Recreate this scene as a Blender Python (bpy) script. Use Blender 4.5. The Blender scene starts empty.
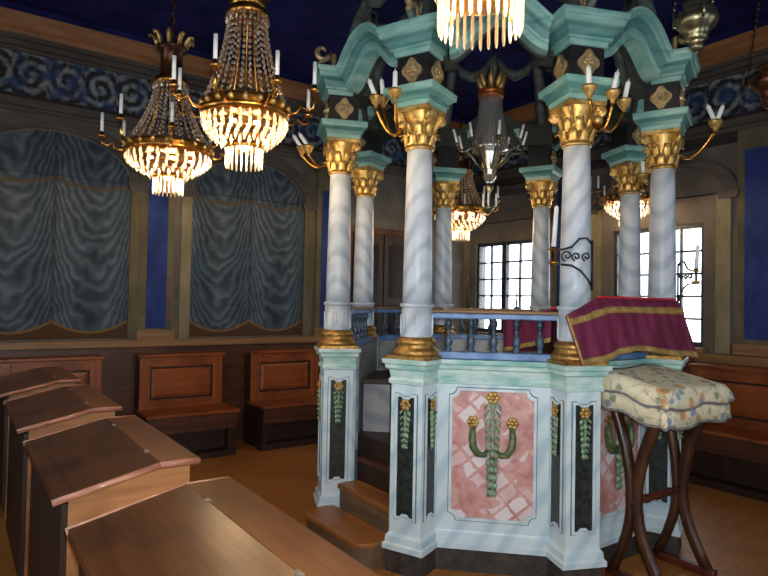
import bpy, math, random
from mathutils import Matrix, Vector
random.seed(7)
PI = math.pi; S = 2 ** -.5
SC = bpy.context.scene
COL = SC.collection

# ------------------------------------------------------------------ camera
F_PX, PITCH, ROLL, YAW = 605.0, .02425, .01896, -.16492
CAM = Vector((-.058, -4.744, 1.58))
fw = Vector((math.sin(YAW) * math.cos(PITCH), math.cos(YAW) * math.cos(PITCH), math.sin(PITCH)))
rt = Vector((math.cos(YAW), -math.sin(YAW), 0)); up = rt.cross(fw)
cr, sr = math.cos(ROLL), math.sin(ROLL)
r2 = rt * cr + up * sr; u2 = up * cr - rt * sr
cd = bpy.data.cameras.new('camera'); cd.sensor_width = 36; cd.sensor_fit = 'HORIZONTAL'; cd.lens = 36 * F_PX / 768
cd.clip_start = .05
cam = bpy.data.objects.new('camera', cd); COL.objects.link(cam)
m = Matrix((r2, u2, -fw)).transposed().to_4x4(); m.translation = CAM; cam.matrix_world = m
SC.camera = cam
# ------------------------------------------------------------------ world, light, exposure
w = bpy.data.worlds.new('daylight'); SC.world = w; w.use_nodes = True
w.node_tree.nodes['Background'].inputs[0].default_value = (.86, .93, 1, 1)
w.node_tree.nodes['Background'].inputs[1].default_value = 4.6
SC.view_settings.view_transform = 'Standard'; SC.view_settings.look = 'None'
SC.view_settings.exposure = 0.32; SC.view_settings.gamma = 1; SC.view_settings.use_curve_mapping = False
fl = bpy.data.lights.new('camera_flash', 'AREA'); fl.energy = 36; fl.size = .07; fl.color = (.93, .97, 1.0); fl.spread = math.radians(150)
flo = bpy.data.objects.new('camera_flash', fl); COL.objects.link(flo)
mf = m.copy(); mf.translation = CAM + u2 * .06 + r2 * .03 - fw * .02; flo.matrix_world = mf
CHAND_W = 95.0

# ------------------------------------------------------------------ mesh helpers
class MB:
    def __init__(s): s.v = []; s.f = []; s.s = []
    def add(s, vs, fs, smooth=False, M=None):
        o = len(s.v)
        for p in vs:
            p = Vector(p)
            s.v.append(tuple(M @ p if M else p))
        for f in fs: s.f.append([i + o for i in f]); s.s.append(smooth)
        return s
    def box(s, x0, x1, y0, y1, z0, z1, M=None):
        v = [(x, y, z) for z in (z0, z1) for y in (y0, y1) for x in (x0, x1)]
        return s.add(v, [(0, 2, 3, 1), (4, 5, 7, 6), (0, 1, 5, 4), (2, 6, 7, 3), (0, 4, 6, 2), (1, 3, 7, 5)], False, M)
    def lathe(s, prof, seg=24, M=None, smooth=True, a0=0, a1=2 * PI):
        full = abs(a1 - a0 - 2 * PI) < 1e-6
        n = seg if full else seg + 1
        v = []
        for r, z in prof:
            for i in range(n):
                a = a0 + (a1 - a0) * i / seg; v.append((r * math.cos(a), r * math.sin(a), z))
        f = []
        for j in range(len(prof) - 1):
            for i in range(seg):
                k = (i + 1) % n
                f.append((j * n + i, j * n + k, (j + 1) * n + k, (j + 1) * n + i))
        if full:
            if prof[0][0] > 1e-6: f.append(tuple(range(n - 1, -1, -1)))
            if prof[-1][0] > 1e-6: f.append(tuple((len(prof) - 1) * n + i for i in range(n)))
        return s.add(v, f, smooth, M)
    def stack(s, rows, cx=0, cy=0, M=None):       # rows (z, hx, hy): square turned mouldings
        v = []
        for z, hx, hy in rows: v += [(cx - hx, cy - hy, z), (cx + hx, cy - hy, z), (cx + hx, cy + hy, z), (cx - hx, cy + hy, z)]
        f = [(3, 2, 1, 0)]
        for j in range(len(rows) - 1):
            for i in range(4): k = (i + 1) % 4; f.append((4 * j + i, 4 * j + k, 4 * j + 4 + k, 4 * j + 4 + i))
        n = 4 * (len(rows) - 1); f.append((n, n + 1, n + 2, n + 3))
        return s.add(v, f, False, M)
    def tube(s, pts, rad, seg=8, M=None, flat=1.0, cap=True):
        P = [Vector(p) for p in pts]; n = len(P)
        R = rad if isinstance(rad, (list, tuple)) else [rad] * n
        T = []
        for i in range(n):
            t = P[min(i + 1, n - 1)] - P[max(i - 1, 0)]; T.append(t.normalized() if t.length > 1e-9 else Vector((0, 0, 1)))
        ref = Vector((0, 0, 1)) if abs(T[0].z) < .9 else Vector((1, 0, 0))
        a = T[0].cross(ref).normalized(); v = []
        for i in range(n):
            a = (a - T[i] * a.dot(T[i]))
            a = a.normalized() if a.length > 1e-6 else T[i].orthogonal().normalized()
            b = T[i].cross(a)
            for k in range(seg):
                q = 2 * PI * k / seg; v.append(P[i] + (a * math.cos(q) + b * math.sin(q) * flat) * R[i])
        f = []
        for i in range(n - 1):
            for k in range(seg): l = (k + 1) % seg; f.append((i * seg + k, i * seg + l, (i + 1) * seg + l, (i + 1) * seg + k))
        if cap: f += [tuple(range(seg - 1, -1, -1)), tuple((n - 1) * seg + k for k in range(seg))]
        return s.add(v, f, True, M)
    def ball(s, c, r, seg=10, rings=6, sc=(1, 1, 1), M=None):
        v = []; f = []
        for j in range(rings + 1):
            t = PI * j / rings
            for i in range(seg):
                a = 2 * PI * i / seg
                v.append((c[0] + sc[0] * r * math.sin(t) * math.cos(a), c[1] + sc[1] * r * math.sin(t) * math.sin(a), c[2] - sc[2] * r * math.cos(t)))
        for j in range(rings):
            for i in range(seg): k = (i + 1) % seg; f.append((j * seg + i, j * seg + k, (j + 1) * seg + k, (j + 1) * seg + i))
        return s.add(v, f, True, M)
    def prism(s, poly, y0, y1, M=None):           # outline in x,z ; thickness in y (counter-clockwise seen from -y)
        n = len(poly)
        v = [(x, y0, z) for x, z in poly] + [(x, y1, z) for x, z in poly]
        f = [tuple(range(n)), tuple(range(2 * n - 1, n - 1, -1))] + [(i, n + i, n + (i + 1) % n, (i + 1) % n) for i in range(n)]
        return s.add(v, f, False, M)
    def ring(s, outer, inner, y0, y1, M=None):    # frame between two outlines of equal count in x,z
        n = len(outer)
        v = [(x, y0, z) for x, z in outer] + [(x, y0, z) for x, z in inner] + [(x, y1, z) for x, z in outer] + [(x, y1, z) for x, z in inner]
        f = []
        for i in range(n):
            k = (i + 1) % n
            f += [(i, k, n + k, n + i), (2 * n + i, 3 * n + i, 3 * n + k, 2 * n + k), (i, 2 * n + i, 2 * n + k, k), (n + i, n + k, 3 * n + k, 3 * n + i)]
        return s.add(v, f, False, M)
    def sweep(s, prof, frames, smooth=False, M=None, cap=True):   # prof list of 2D; frames list of (origin, e1, e2)
        n = len(prof); v = []
        for o, a, b in frames:
            for x, y in prof: v.append(Vector(o) + Vector(a) * x + Vector(b) * y)
        f = []
        for j in range(len(frames) - 1):
            for i in range(n): k = (i + 1) % n; f.append((j * n + i, j * n + k, (j + 1) * n + k, (j + 1) * n + i))
        if cap: f += [tuple(range(n - 1, -1, -1)), tuple((len(frames) - 1) * n + i for i in range(n))]
        return s.add(v, f, smooth, M)
    def grid(s, rows, thick=None, M=None):        # rows of points -> sheet
        n = len(rows[0]); v = [p for r in rows for p in r]; f = []
        for j in range(len(rows) - 1):
            for i in range(n - 1): f.append((j * n + i, j * n + i + 1, (j + 1) * n + i + 1, (j + 1) * n + i))
        return s.add(v, f, True, M)
    def build(s, name, mat, parent=None, bevel=0, solid=0):
        me = bpy.data.meshes.new(name); me.from_pydata(s.v, [], s.f)
        me.polygons.foreach_set('use_smooth', s.s); me.update()
        o = bpy.data.objects.new(name, me); COL.objects.link(o)
        if mat: me.materials.append(mat)
        if parent: o.parent = parent
        if solid:
            q = o.modifiers.new('thickness', 'SOLIDIFY'); q.thickness = solid; q.offset = 0
        if bevel:
            q = o.modifiers.new('bevel', 'BEVEL'); q.width = bevel; q.segments = 2; q.limit_method = 'ANGLE'; q.angle_limit = .6
        return o

def T(x=0, y=0, z=0): return Matrix.Translation((x, y, z))
def RX(a): return Matrix.Rotation(a, 4, 'X')
def RY(a): return Matrix.Rotation(a, 4, 'Y')
def RZ(a): return Matrix.Rotation(a, 4, 'Z')
def tag(o, label, cat, group=None, kind=None):
    o['label'] = label
    if cat: o['category'] = cat
    if group: o['group'] = group
    if kind: o['kind'] = kind
    return o
def thing(name, label, cat, loc=(0, 0, 0), rz=0, group=None):
    o = bpy.data.objects.new(name, None); COL.objects.link(o); o.empty_display_size = .1
    o.location = loc; o.rotation_euler = (0, 0, rz)
    return tag(o, label, cat, group)
def struct(o): o['kind'] = 'structure'; return o
def copy_tree(o, parent=None):
    c = o.copy(); COL.objects.link(c); c.parent = parent
    for ch in list(o.children): copy_tree(ch, c)
    return c
def dup(o, loc, rz, label):
    c = copy_tree(o); c.location = loc; c.rotation_euler = (0, 0, rz); c['label'] = label
    return c

# ------------------------------------------------------------------ node helpers
class X:                                            # a socket with arithmetic
    def __init__(s, nt, k): s.nt = nt; s.k = k
    def op(s, o, b=None, c=None):
        n = s.nt.nodes.new('ShaderNodeMath'); n.operation = o
        for i, q in enumerate((s, b, c)):
            if q is None: continue
            if isinstance(q, X): s.nt.links.new(q.k, n.inputs[i])
            else: n.inputs[i].default_value = q
        return X(s.nt, n.outputs[0])
    def __add__(s, b): return s.op('ADD', b)
    def __sub__(s, b): return s.op('SUBTRACT', b)
    def __mul__(s, b): return s.op('MULTIPLY', b)
    def __truediv__(s, b): return s.op('DIVIDE', b)
    def sin(s): return s.op('SINE')
    def abs(s): return s.op('ABSOLUTE')
    def fract(s): return s.op('FRACT')
    def lt(s, b): return s.op('LESS_THAN', b)
    def gt(s, b): return s.op('GREATER_THAN', b)
    def clamp(s): n = s.op('ADD', 0.0); n.k.node.use_clamp = True; return n
def mixc(nt, fac, a, b):
    n = nt.nodes.new('ShaderNodeMix'); n.data_type = 'RGBA'
    for sck, q in ((n.inputs['Factor'], fac), (n.inputs['A'], a), (n.inputs['B'], b)):
        if isinstance(q, X): q = q.k
        if isinstance(q, (tuple, list)): sck.default_value = (*q[:3], 1)
        elif isinstance(q, (int, float)): sck.default_value = q
        else: nt.links.new(q, sck)
    return n.outputs['Result']
def srgb(r, g, b):
    return tuple((c / 255 / 12.92) if c / 255 <= .04045 else ((c / 255 + .055) / 1.055) ** 2.4 for c in (r, g, b))
def coords(nt, kind='Object', scale=(1, 1, 1), rot=(0, 0, 0)):
    t = nt.nodes.new('ShaderNodeTexCoord'); mp = nt.nodes.new('ShaderNodeMapping')
    mp.inputs['Scale'].default_value = scale; mp.inputs['Rotation'].default_value = rot
    nt.links.new(t.outputs[kind], mp.inputs[0]); return mp.outputs[0]
def worldpos(nt, scale=(1, 1, 1), rot=(0, 0, 0)):
    t = nt.nodes.new('ShaderNodeNewGeometry'); mp = nt.nodes.new('ShaderNodeMapping')
    mp.inputs['Scale'].default_value = scale; mp.inputs['Rotation'].default_value = rot
    nt.links.new(t.outputs['Position'], mp.inputs[0]); return mp.outputs[0]
def noise(nt, vec, scale, detail=3, rough=.5, dist=0):
    n = nt.nodes.new('ShaderNodeTexNoise'); n.inputs['Scale'].default_value = scale; n.inputs['Detail'].default_value = detail
    n.inputs['Roughness'].default_value = rough; n.inputs['Distortion'].default_value = dist
    nt.links.new(vec, n.inputs['Vector']); return X(nt, n.outputs[0])
def xyz(nt, vec):
    n = nt.nodes.new('ShaderNodeSeparateXYZ'); nt.links.new(vec, n.inputs[0]); return [X(nt, o) for o in n.outputs]
def ramp(nt, x, stops):
    n = nt.nodes.new('ShaderNodeValToRGB'); nt.links.new(x.k, n.inputs[0]); e = n.color_ramp.elements
    while len(e) < len(stops): e.new(.5)
    for el, (p, c) in zip(e, stops): el.position = p; el.color = (*c[:3], 1)
    return n.outputs[0]
def newmat(name):
    mt = bpy.data.materials.new(name); mt.use_nodes = True
    return mt, mt.node_tree, mt.node_tree.nodes['Principled BSDF']
def setc(nt, b, col, rough=.6, metal=0, bump=None, bs=.3, spec=.5):
    if isinstance(col, tuple): b.inputs['Base Color'].default_value = (*col[:3], 1)
    else: nt.links.new(col, b.inputs['Base Color'])
    if isinstance(rough, X): nt.links.new(rough.k, b.inputs['Roughness'])
    else: b.inputs['Roughness'].default_value = rough
    b.inputs['Metallic'].default_value = metal; b.inputs['Specular IOR Level'].default_value = spec
    if bump is not None:
        n = nt.nodes.new('ShaderNodeBump'); n.inputs['Strength'].default_value = bs; n.inputs['Distance'].default_value = .01
        nt.links.new(bump.k, n.inputs['Height']); nt.links.new(n.outputs[0], b.inputs['Normal'])
def noisy(name, c1, c2, scale=8, rough=.6, metal=0, det=4, stretch=(1, 1, 1), bs=.2, lo=.35, hi=.65, spec=.5, kind='Object'):
    mt, nt, b = newmat(name); n = noise(nt, coords(nt, kind, stretch), scale, det, .6)
    setc(nt, b, ramp(nt, n, [(lo, c1), (hi, c2)]), rough, metal, n if bs else None, bs, spec); return mt
M = {}
def wood(name, c1, c2, axis, rough=.45, wear=None, spec=.5):
    mt, nt, b = newmat(name)
    st = [22, 22, 22]; st[axis] = 1.3
    g = noise(nt, coords(nt, 'Object', st), 1.0, 5, .65, .6); big = noise(nt, coords(nt, 'Object', (1, 1, 1)), 3.5, 3)
    col = ramp(nt, g, [(.3, c1), (.7, c2)])
    if wear: col = mixc(nt, ((big - .5) * 5).clamp() * .75, col, wear)
    setc(nt, b, col, rough, 0, g, .12, spec); return mt
M['wood_desk'] = wood('desk_wood', srgb(64, 37, 20), srgb(104, 64, 34), 1, .3, srgb(54, 34, 22))
M['wood_desk_worn'] = wood('worn_desk_wood', srgb(96, 56, 28), srgb(136, 86, 46), 1, .3, srgb(88, 54, 30))
M['wood_light'] = wood('pale_worn_wood', srgb(146, 94, 52), srgb(188, 130, 80), 0, .45, srgb(122, 78, 44))
M['wood_edge'] = wood('worn_edge_highlight_wood', srgb(150, 96, 74), srgb(206, 150, 124), 0, .22)  # worn edge wood, a pale highlight painted into its colour
M['wood_red'] = wood('red_brown_wood', srgb(112, 54, 20), srgb(164, 86, 34), 0, .4, srgb(92, 42, 18))
M['wood_red_v'] = wood('red_brown_upright_wood', srgb(112, 56, 22), srgb(160, 86, 36), 2, .4, srgb(96, 46, 20))
M['wood_dark'] = wood('dark_wood', srgb(30, 17, 11), srgb(54, 31, 19), 2, .5)
M['wood_dado'] = wood('dado_wood', srgb(64, 34, 19), srgb(96, 54, 29), 0, .45, srgb(54, 29, 18))
M['wood_ledge'] = wood('ledge_wood', srgb(112, 80, 48), srgb(150, 112, 70), 0, .5)
M['wood_step'] = wood('step_wood', srgb(118, 72, 34), srgb(160, 102, 52), 0, .4, srgb(100, 60, 32))
M['wood_step_side'] = wood('step_side_wood', srgb(84, 66, 48), srgb(120, 94, 66), 0, .6, srgb(74, 70, 62))
M['wood_stand'] = noisy('stand_wood', srgb(44, 24, 15), srgb(78, 45, 26), 14, .35, 0, 3, (1, 1, .3))
M['stretcher'] = noisy('turned_red_wood', srgb(66, 28, 20), srgb(98, 44, 30), 14, .35)

def floor_mat():
    mt, nt, b = newmat('floor_wood'); p = worldpos(nt, (1, 1, 1), (0, 0, -PI / 4)); x, y, z = xyz(nt, p)
    st = worldpos(nt, (1, 1, 1), (0, 0, -PI / 4)); mp = nt.nodes.new('ShaderNodeMapping'); mp.inputs['Scale'].default_value = (2, 26, 1)
    nt.links.new(st, mp.inputs[0])
    g = noise(nt, mp.outputs[0], 1.6, 5, .65, .5); big = noise(nt, p, 1.5, 3)
    col = ramp(nt, g, [(.25, srgb(138, 84, 36)), (.75, srgb(188, 124, 60))])
    col = mixc(nt, ((big - .45) * 4).clamp() * .6, col, srgb(120, 70, 30))
    line = ((y * 6.5).fract() - .5).abs().gt(.485)
    col = mixc(nt, line * .55, col, srgb(54, 30, 14))
    setc(nt, b, col, .42, 0, g, .1); return mt
M['floor'] = floor_mat()

def marble(name, base, vein, dark, scale=1.0, ang=.9):
    mt, nt, b = newmat(name); v = coords(nt, 'Object', (1, 1, 1), (.25, ang, 0))
    n = noise(nt, v, 6 * scale, 4, .55, .4)
    wv = nt.nodes.new('ShaderNodeTexWave'); wv.inputs['Scale'].default_value = 3.2 * scale; wv.inputs['Distortion'].default_value = 3.2; wv.inputs['Detail'].default_value = 3
    wv.inputs['Detail Scale'].default_value = 1.6; wv.bands_direction = 'X'; nt.links.new(v, wv.inputs[0])
    q = X(nt, wv.outputs['Fac'])
    q = q * .6 + n * .5; col = ramp(nt, q, [(.2, vein), (.62, base), (1, base)])
    col = mixc(nt, ((n - .55) * 5).clamp() * .6, col, dark)
    setc(nt, b, col, .38, 0, None); return mt
M['marble'] = marble('column_marble', srgb(184, 195, 205), srgb(154, 167, 180), srgb(164, 174, 184), 1.0, -.6)
M['marble_panel'] = marble('painted_marble', srgb(204, 221, 226), srgb(176, 200, 212), srgb(186, 206, 212), .7, -.6)
M['marble_in'] = marble('grey_marble', srgb(150, 152, 152), srgb(120, 126, 132), srgb(130, 130, 132), .7)
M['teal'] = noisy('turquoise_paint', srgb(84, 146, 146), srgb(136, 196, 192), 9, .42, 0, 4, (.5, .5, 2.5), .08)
M['teal_lit'] = noisy('lit_turquoise_paint', srgb(104, 158, 152), srgb(150, 192, 182), 9, .4, 0, 4, (.5, .5, 2.5), .08)  # lighter turquoise copy: worn edges and painted highlight on the projecting bands
M['teal_shaded'] = noisy('shaded_turquoise_paint', srgb(62, 114, 112), srgb(98, 150, 144), 9, .45, 0, 4, (.5, .5, 2.5), .08)  # darker turquoise copy: shade of the coves painted into the colour
M['mint'] = noisy('mint_marble_paint', srgb(128, 184, 174), srgb(200, 220, 216), 10, .4, 0, 5, (.5, .5, 1.6), .04, .36, .6)
M['black'] = noisy('black_green_marble', srgb(22, 27, 27), srgb(52, 60, 58), 30, .35, 0, 5, (1, 1, 1), 0)
M['frieze_black'] = noisy('black_paint', srgb(12, 13, 15), srgb(26, 27, 30), 18, .5, 0, 4, (1, 1, 1), .1)
M['plinth'] = noisy('dark_plinth', srgb(38, 34, 32), srgb(66, 60, 56), 16, .6, 0, 4, (1, 1, 1), .1)
M['gold'] = noisy('gilding', srgb(158, 122, 62), srgb(214, 182, 112), 26, .42, .7, 4, (1, 1, 1), .5)
M['gold_old'] = noisy('old_gilding', srgb(146, 106, 52), srgb(200, 160, 92), 40, .4, .8, 4, (1, 1, 1), .7)
M['gold_pale'] = noisy('pale_gilding', srgb(156, 132, 92), srgb(206, 182, 138), 30, .4, .55, 4, (1, 1, 1), .6)
M['brass'] = noisy('brass', srgb(150, 100, 40), srgb(210, 156, 76), 20, .28, 1, 3, (1, 1, 1), .1)
M['pewter'] = noisy('tarnished_lamp_metal', srgb(96, 94, 72), srgb(150, 146, 118), 16, .3, .9, 3, (1, 1, 1), .1)
M['lamp_red'] = noisy('dark_lamp_metal', srgb(46, 26, 22), srgb(96, 60, 30), 16, .35, .7)
M['iron'] = noisy('black_iron', srgb(22, 21, 22), srgb(44, 42, 42), 20, .45, .4)
M['candle'] = noisy('candle_wax', srgb(214, 220, 222), srgb(236, 238, 236), 12, .5, 0, 2, (1, 1, 1), 0)
M['leaf'] = noisy('painted_green_leaf', srgb(84, 112, 84), srgb(158, 182, 152), 26, .4, 0, 4, (1, 1, 1), .3)
M['leaf_dark'] = noisy('painted_olive_leaf', srgb(60, 76, 44), srgb(104, 118, 76), 26, .4, 0, 4, (1, 1, 1), .3)
M['swag'] = noisy('grey_green_carved_drapery', srgb(58, 66, 60), srgb(96, 106, 98), 14, .6, 0, 4, (1, 1, 1), .3)
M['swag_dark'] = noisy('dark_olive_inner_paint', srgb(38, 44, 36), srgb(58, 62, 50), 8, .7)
M['blue_rail'] = noisy('blue_painted_wood', srgb(70, 108, 158), srgb(112, 148, 192), 10, .45, 0, 3, (1, 1, 1), .1)
M['blue_dark'] = noisy('blue_grey_baluster_paint', srgb(34, 46, 60), srgb(72, 94, 114), 18, .35, 0, 3, (1, 1, .5), .1)
M['outline'] = noisy('dark_painted_line', srgb(92, 104, 104), srgb(120, 130, 130), 18, .6)
M['hinge'] = noisy('hinge_metal', srgb(150, 140, 128), srgb(206, 198, 188), 30, .3, .8)

def pink():
    mt, nt, b = newmat('pink_block_paint'); v = coords(nt, 'Object', (1, 1, 1), (0, .72, 0)); n = noise(nt, coords(nt), 11, 5, .6, .8)
    col = ramp(nt, n, [(.3, srgb(170, 112, 108)), (.5, srgb(200, 148, 142)), (.72, srgb(216, 178, 172))])
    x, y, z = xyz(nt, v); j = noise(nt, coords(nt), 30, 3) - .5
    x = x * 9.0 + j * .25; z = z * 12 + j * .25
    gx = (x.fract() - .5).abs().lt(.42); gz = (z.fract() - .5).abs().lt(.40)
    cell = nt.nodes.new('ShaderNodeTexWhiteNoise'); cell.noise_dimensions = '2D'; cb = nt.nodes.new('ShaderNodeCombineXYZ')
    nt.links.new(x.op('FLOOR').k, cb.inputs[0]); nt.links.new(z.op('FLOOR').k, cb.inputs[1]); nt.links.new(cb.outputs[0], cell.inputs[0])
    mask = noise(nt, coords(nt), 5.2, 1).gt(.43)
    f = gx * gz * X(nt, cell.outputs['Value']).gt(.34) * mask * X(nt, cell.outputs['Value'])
    col = mixc(nt, f * .95, col, srgb(226, 216, 218))  # pale tilted blocks scattered over the pink
    setc(nt, b, col, .4); return mt
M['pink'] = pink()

def glassy(name, col, tr=.5, gl=.25):              # crystal: clear, bright where lit from behind
    mt = bpy.data.materials.new(name); mt.use_nodes = True; nt = mt.node_tree; nt.nodes.clear()
    o = nt.nodes.new('ShaderNodeOutputMaterial'); a = nt.nodes.new('ShaderNodeBsdfTranslucent'); a.inputs[0].default_value = (*col, 1)
    g = nt.nodes.new('ShaderNodeBsdfGlossy'); g.inputs[0].default_value = (1, .97, .92, 1); g.inputs['Roughness'].default_value = .12
    t = nt.nodes.new('ShaderNodeBsdfTransparent'); m1 = nt.nodes.new('ShaderNodeMixShader'); m2 = nt.nodes.new('ShaderNodeMixShader')
    m1.inputs[0].default_value = gl; m2.inputs[0].default_value = tr
    L = nt.links.new; L(a.outputs[0], m1.inputs[1]); L(g.outputs[0], m1.inputs[2]); L(m1.outputs[0], m2.inputs[1]); L(t.outputs[0], m2.inputs[2]); L(m2.outputs[0], o.inputs[0])
    return mt
M['crystal'] = glassy('crystal', (1, .88, .66), .55, .3)
M['crystal_dim'] = glassy('clear_crystal_beads', (.86, .68, .46), .42, .4)
M['glass'] = glassy('lantern_glass', (.62, .65, .63), .6, .6)
M['pane'] = glassy('window_glass', (.9, .95, 1), .93, .6)
def emit(name, c, st):
    mt = bpy.data.materials.new(name); mt.use_nodes = True; nt = mt.node_tree; nt.nodes.clear()
    o = nt.nodes.new('ShaderNodeOutputMaterial'); e = nt.nodes.new('ShaderNodeEmission'); e.inputs[0].default_value = (*c, 1); e.inputs[1].default_value = st
    nt.links.new(e.outputs[0], o.inputs[0]); return mt
M['bulb'] = emit('lit_bulb', (1, .72, .36), 30)

def curtain_mat():                                  # flat painted drapery
    mt, nt, b = newmat('painted_drapery'); v = coords(nt); x, y, z = xyz(nt, v)
    n = noise(nt, v, 2.2, 3); fine = noise(nt, v, 9, 3)
    t = x.abs() / .68                                # 0 centre .. 1 edge
    sag = t * (t * -1 + 1) * 4
    ph = (z + sag * .75 + t * .12 + (n - .5) * .75) * (2 * PI / .17) + (fine - .5) * 2.6
    fold = ph.sin() * .5 + .5
    ph2 = (x * 15 + (n - .5) * 6).sin() * .5 + .5
    k = (fold * .5 + ph2 * .2 + .1 + (fine - .5) * .9).clamp()
    col = ramp(nt, k, [(.05, srgb(48, 57, 67)), (.5, srgb(70, 82, 93)), (.95, srgb(100, 111, 120))])
    col = mixc(nt, ((n - .5) * 4).clamp() * .5, col, srgb(58, 88, 98))
    line = (z - 2.72 - (t * -1 + 1) * t * -.28).abs().lt(.022) * .75       # fringe of the valance
    col = mixc(nt, line, col, srgb(88, 78, 58))
    seam = x.abs().lt(.016) * .5; col = mixc(nt, seam, col, srgb(52, 50, 52))
    bot = z.lt(t * (t * -1 + 1) * -.44 + 1.33); edge = z.lt(t * (t * -1 + 1) * -.44 + 1.355)
    col = mixc(nt, edge, col, srgb(120, 92, 58)); col = mixc(nt, bot, col, srgb(78, 56, 38))
    setc(nt, b, col, .85, 0, None, spec=.2); return mt
M['curtain'] = curtain_mat()
def frieze_mat():                                   # white and blue scrollwork on dark ground
    mt, nt, b = newmat('painted_scroll_frieze'); v = coords(nt); x, y, z = xyz(nt, v); d = (noise(nt, v, 9, 3) - .5) * .12
    u = (x / .30 + d * 1.6); cx = (u.fract() - .5) * .30; cz = z + d * .3
    r = (cx * cx + cz * cz).op('SQRT'); th = cz.op('ARCTAN2', cx)
    sp = (th + r * 62).sin(); k = (sp * .45 + (noise(nt, v, 17, 4) - .38) * 2.6).clamp()
    inn = r.lt(.26)
    col = mixc(nt, k * inn, srgb(48, 46, 46), srgb(140, 148, 152))
    col = mixc(nt, (noise(nt, v, 7, 2) - .48).op('MULTIPLY', 7).clamp() * .8, col, srgb(44, 68, 108))
    setc(nt, b, col, .8, spec=.2); return mt
M['frieze'] = frieze_mat()
M['wall'] = noisy('wall_paint', srgb(92, 87, 80), srgb(116, 110, 102), 2.5, .85, 0, 5, (1, 1, 1), .05, spec=.2)
M['wall_dark'] = noisy('dark_upper_wall_paint', srgb(50, 43, 42), srgb(68, 58, 55), 3, .85, 0, 5, (1, 1, 4), .05, spec=.2)
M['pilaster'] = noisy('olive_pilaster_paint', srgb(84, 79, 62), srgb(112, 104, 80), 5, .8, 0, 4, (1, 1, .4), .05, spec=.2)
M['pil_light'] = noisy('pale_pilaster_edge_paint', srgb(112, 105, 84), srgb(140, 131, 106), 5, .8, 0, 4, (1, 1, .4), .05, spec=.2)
M['blue_panel'] = noisy('deep_blue_paint', srgb(24, 42, 102), srgb(42, 64, 128), 6, .7, 0, 5, (1, 1, .5), .05, spec=.3)
M['ceiling'] = noisy('night_blue_ceiling_paint', srgb(22, 23, 72), srgb(40, 40, 100), 3, .8, 0, 5, (1, 1, 1), .05, spec=.2)
M['orange'] = noisy('ochre_cornice_wood', srgb(122, 78, 42), srgb(158, 106, 60), 6, .6, 0, 4, (.3, .3, 3), .1)
M['grey_mould'] = noisy('grey_moulding_paint', srgb(68, 62, 58), srgb(90, 82, 74), 6, .7, 0, 4, (.3, .3, 2), .1)
M['muntin'] = noisy('dark_window_bars', srgb(30, 36, 44), srgb(50, 58, 68), 12, .5)
M['purple'] = noisy('plum_velvet', srgb(98, 30, 58), srgb(126, 46, 78), 9, .75, 0, 4, (3, 3, .4), .2, spec=.3)
M['trim_gold'] = noisy('gold_braid', srgb(150, 116, 58), srgb(196, 162, 98), 60, .55, .2, 3, (1, 1, 1), .5)
M['red_lining'] = noisy('red_silk_lining', srgb(190, 34, 44), srgb(220, 60, 64), 9, .5)
M['grey_trim'] = noisy('grey_braid', srgb(106, 104, 104), srgb(142, 138, 136), 40, .7)
def brocade():
    mt, nt, b = newmat('floral_brocade'); v = coords(nt); base = noise(nt, v, 20, 3)
    col = ramp(nt, base, [(.3, srgb(222, 210, 172)), (.7, srgb(242, 234, 206))])
    def spots(col, sc, r, c, off, thr=None):
        mp = nt.nodes.new('ShaderNodeMapping'); mp.inputs['Location'].default_value = (off, off * 1.7, off * .6); nt.links.new(v, mp.inputs[0])
        vo = nt.nodes.new('ShaderNodeTexVoronoi'); vo.inputs['Scale'].default_value = sc; nt.links.new(mp.outputs[0], vo.inputs['Vector'])
        d = X(nt, vo.outputs['Distance']) + (noise(nt, v, sc * 4, 2) - .5) * .3
        return mixc(nt, ((d * -1 + r) * 12).clamp() * .85, col, c)
    vi = nt.nodes.new('ShaderNodeTexVoronoi'); vi.feature = 'DISTANCE_TO_EDGE'; vi.inputs['Scale'].default_value = 6.5
    mp = nt.nodes.new('ShaderNodeMapping'); nt.links.new(v, mp.inputs[0]); nt.links.new(mp.outputs[0], vi.inputs['Vector'])
    stem = (X(nt, vi.outputs[0]) + (noise(nt, v, 22, 3) - .5) * .16).abs().lt(.018)
    col = mixc(nt, stem * .4, col, srgb(120, 128, 92))
    col = spots(col, 11, .3, srgb(136, 146, 112), 3.1); col = spots(col, 8, .31, srgb(206, 152, 96), 0); col = spots(col, 9, .24, srgb(122, 156, 186), 7.7); col = spots(col, 8, .11, srgb(170, 84, 52), 0)
    setc(nt, b, col, .7, 0, base, .1, .3); return mt
M['brocade'] = brocade()

# ------------------------------------------------------------------ room
# left wall lies along NR direction at NL = WL ; right (window) wall along NL at NR = WR
WL, WR, WB, H = 3.25, 2.75, -4.6, 4.12
NL = Vector((-S, S, 0)); NR = Vector((S, S, 0))
def P(nl, nr, z=0): return NL * nl + NR * nr + Vector((0, 0, z))
# frames: a wall child has x along the wall, -y into the room, z up
o = MB().box(WB - .2, WR + .2, WB - .2, WL + .2, -.1, 0).build('floor', M['floor']); o.rotation_euler.z = PI / 4
struct(o); o['label'] = 'brown wooden board floor of the hall'
me = MB().box(WB - .2, WR + .5, WB - .2, WL + .5, 4.22, 4.32); o = me.build('ceiling', M['ceiling']); o.rotation_euler.z = PI / 4
struct(o); o['label'] = 'flat night blue painted ceiling'

def wallroot(name, loc, rz, label):
    e = bpy.data.objects.new(name, None); COL.objects.link(e); e.location = loc; e.rotation_euler.z = rz; e['label'] = label; return struct(e)
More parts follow.
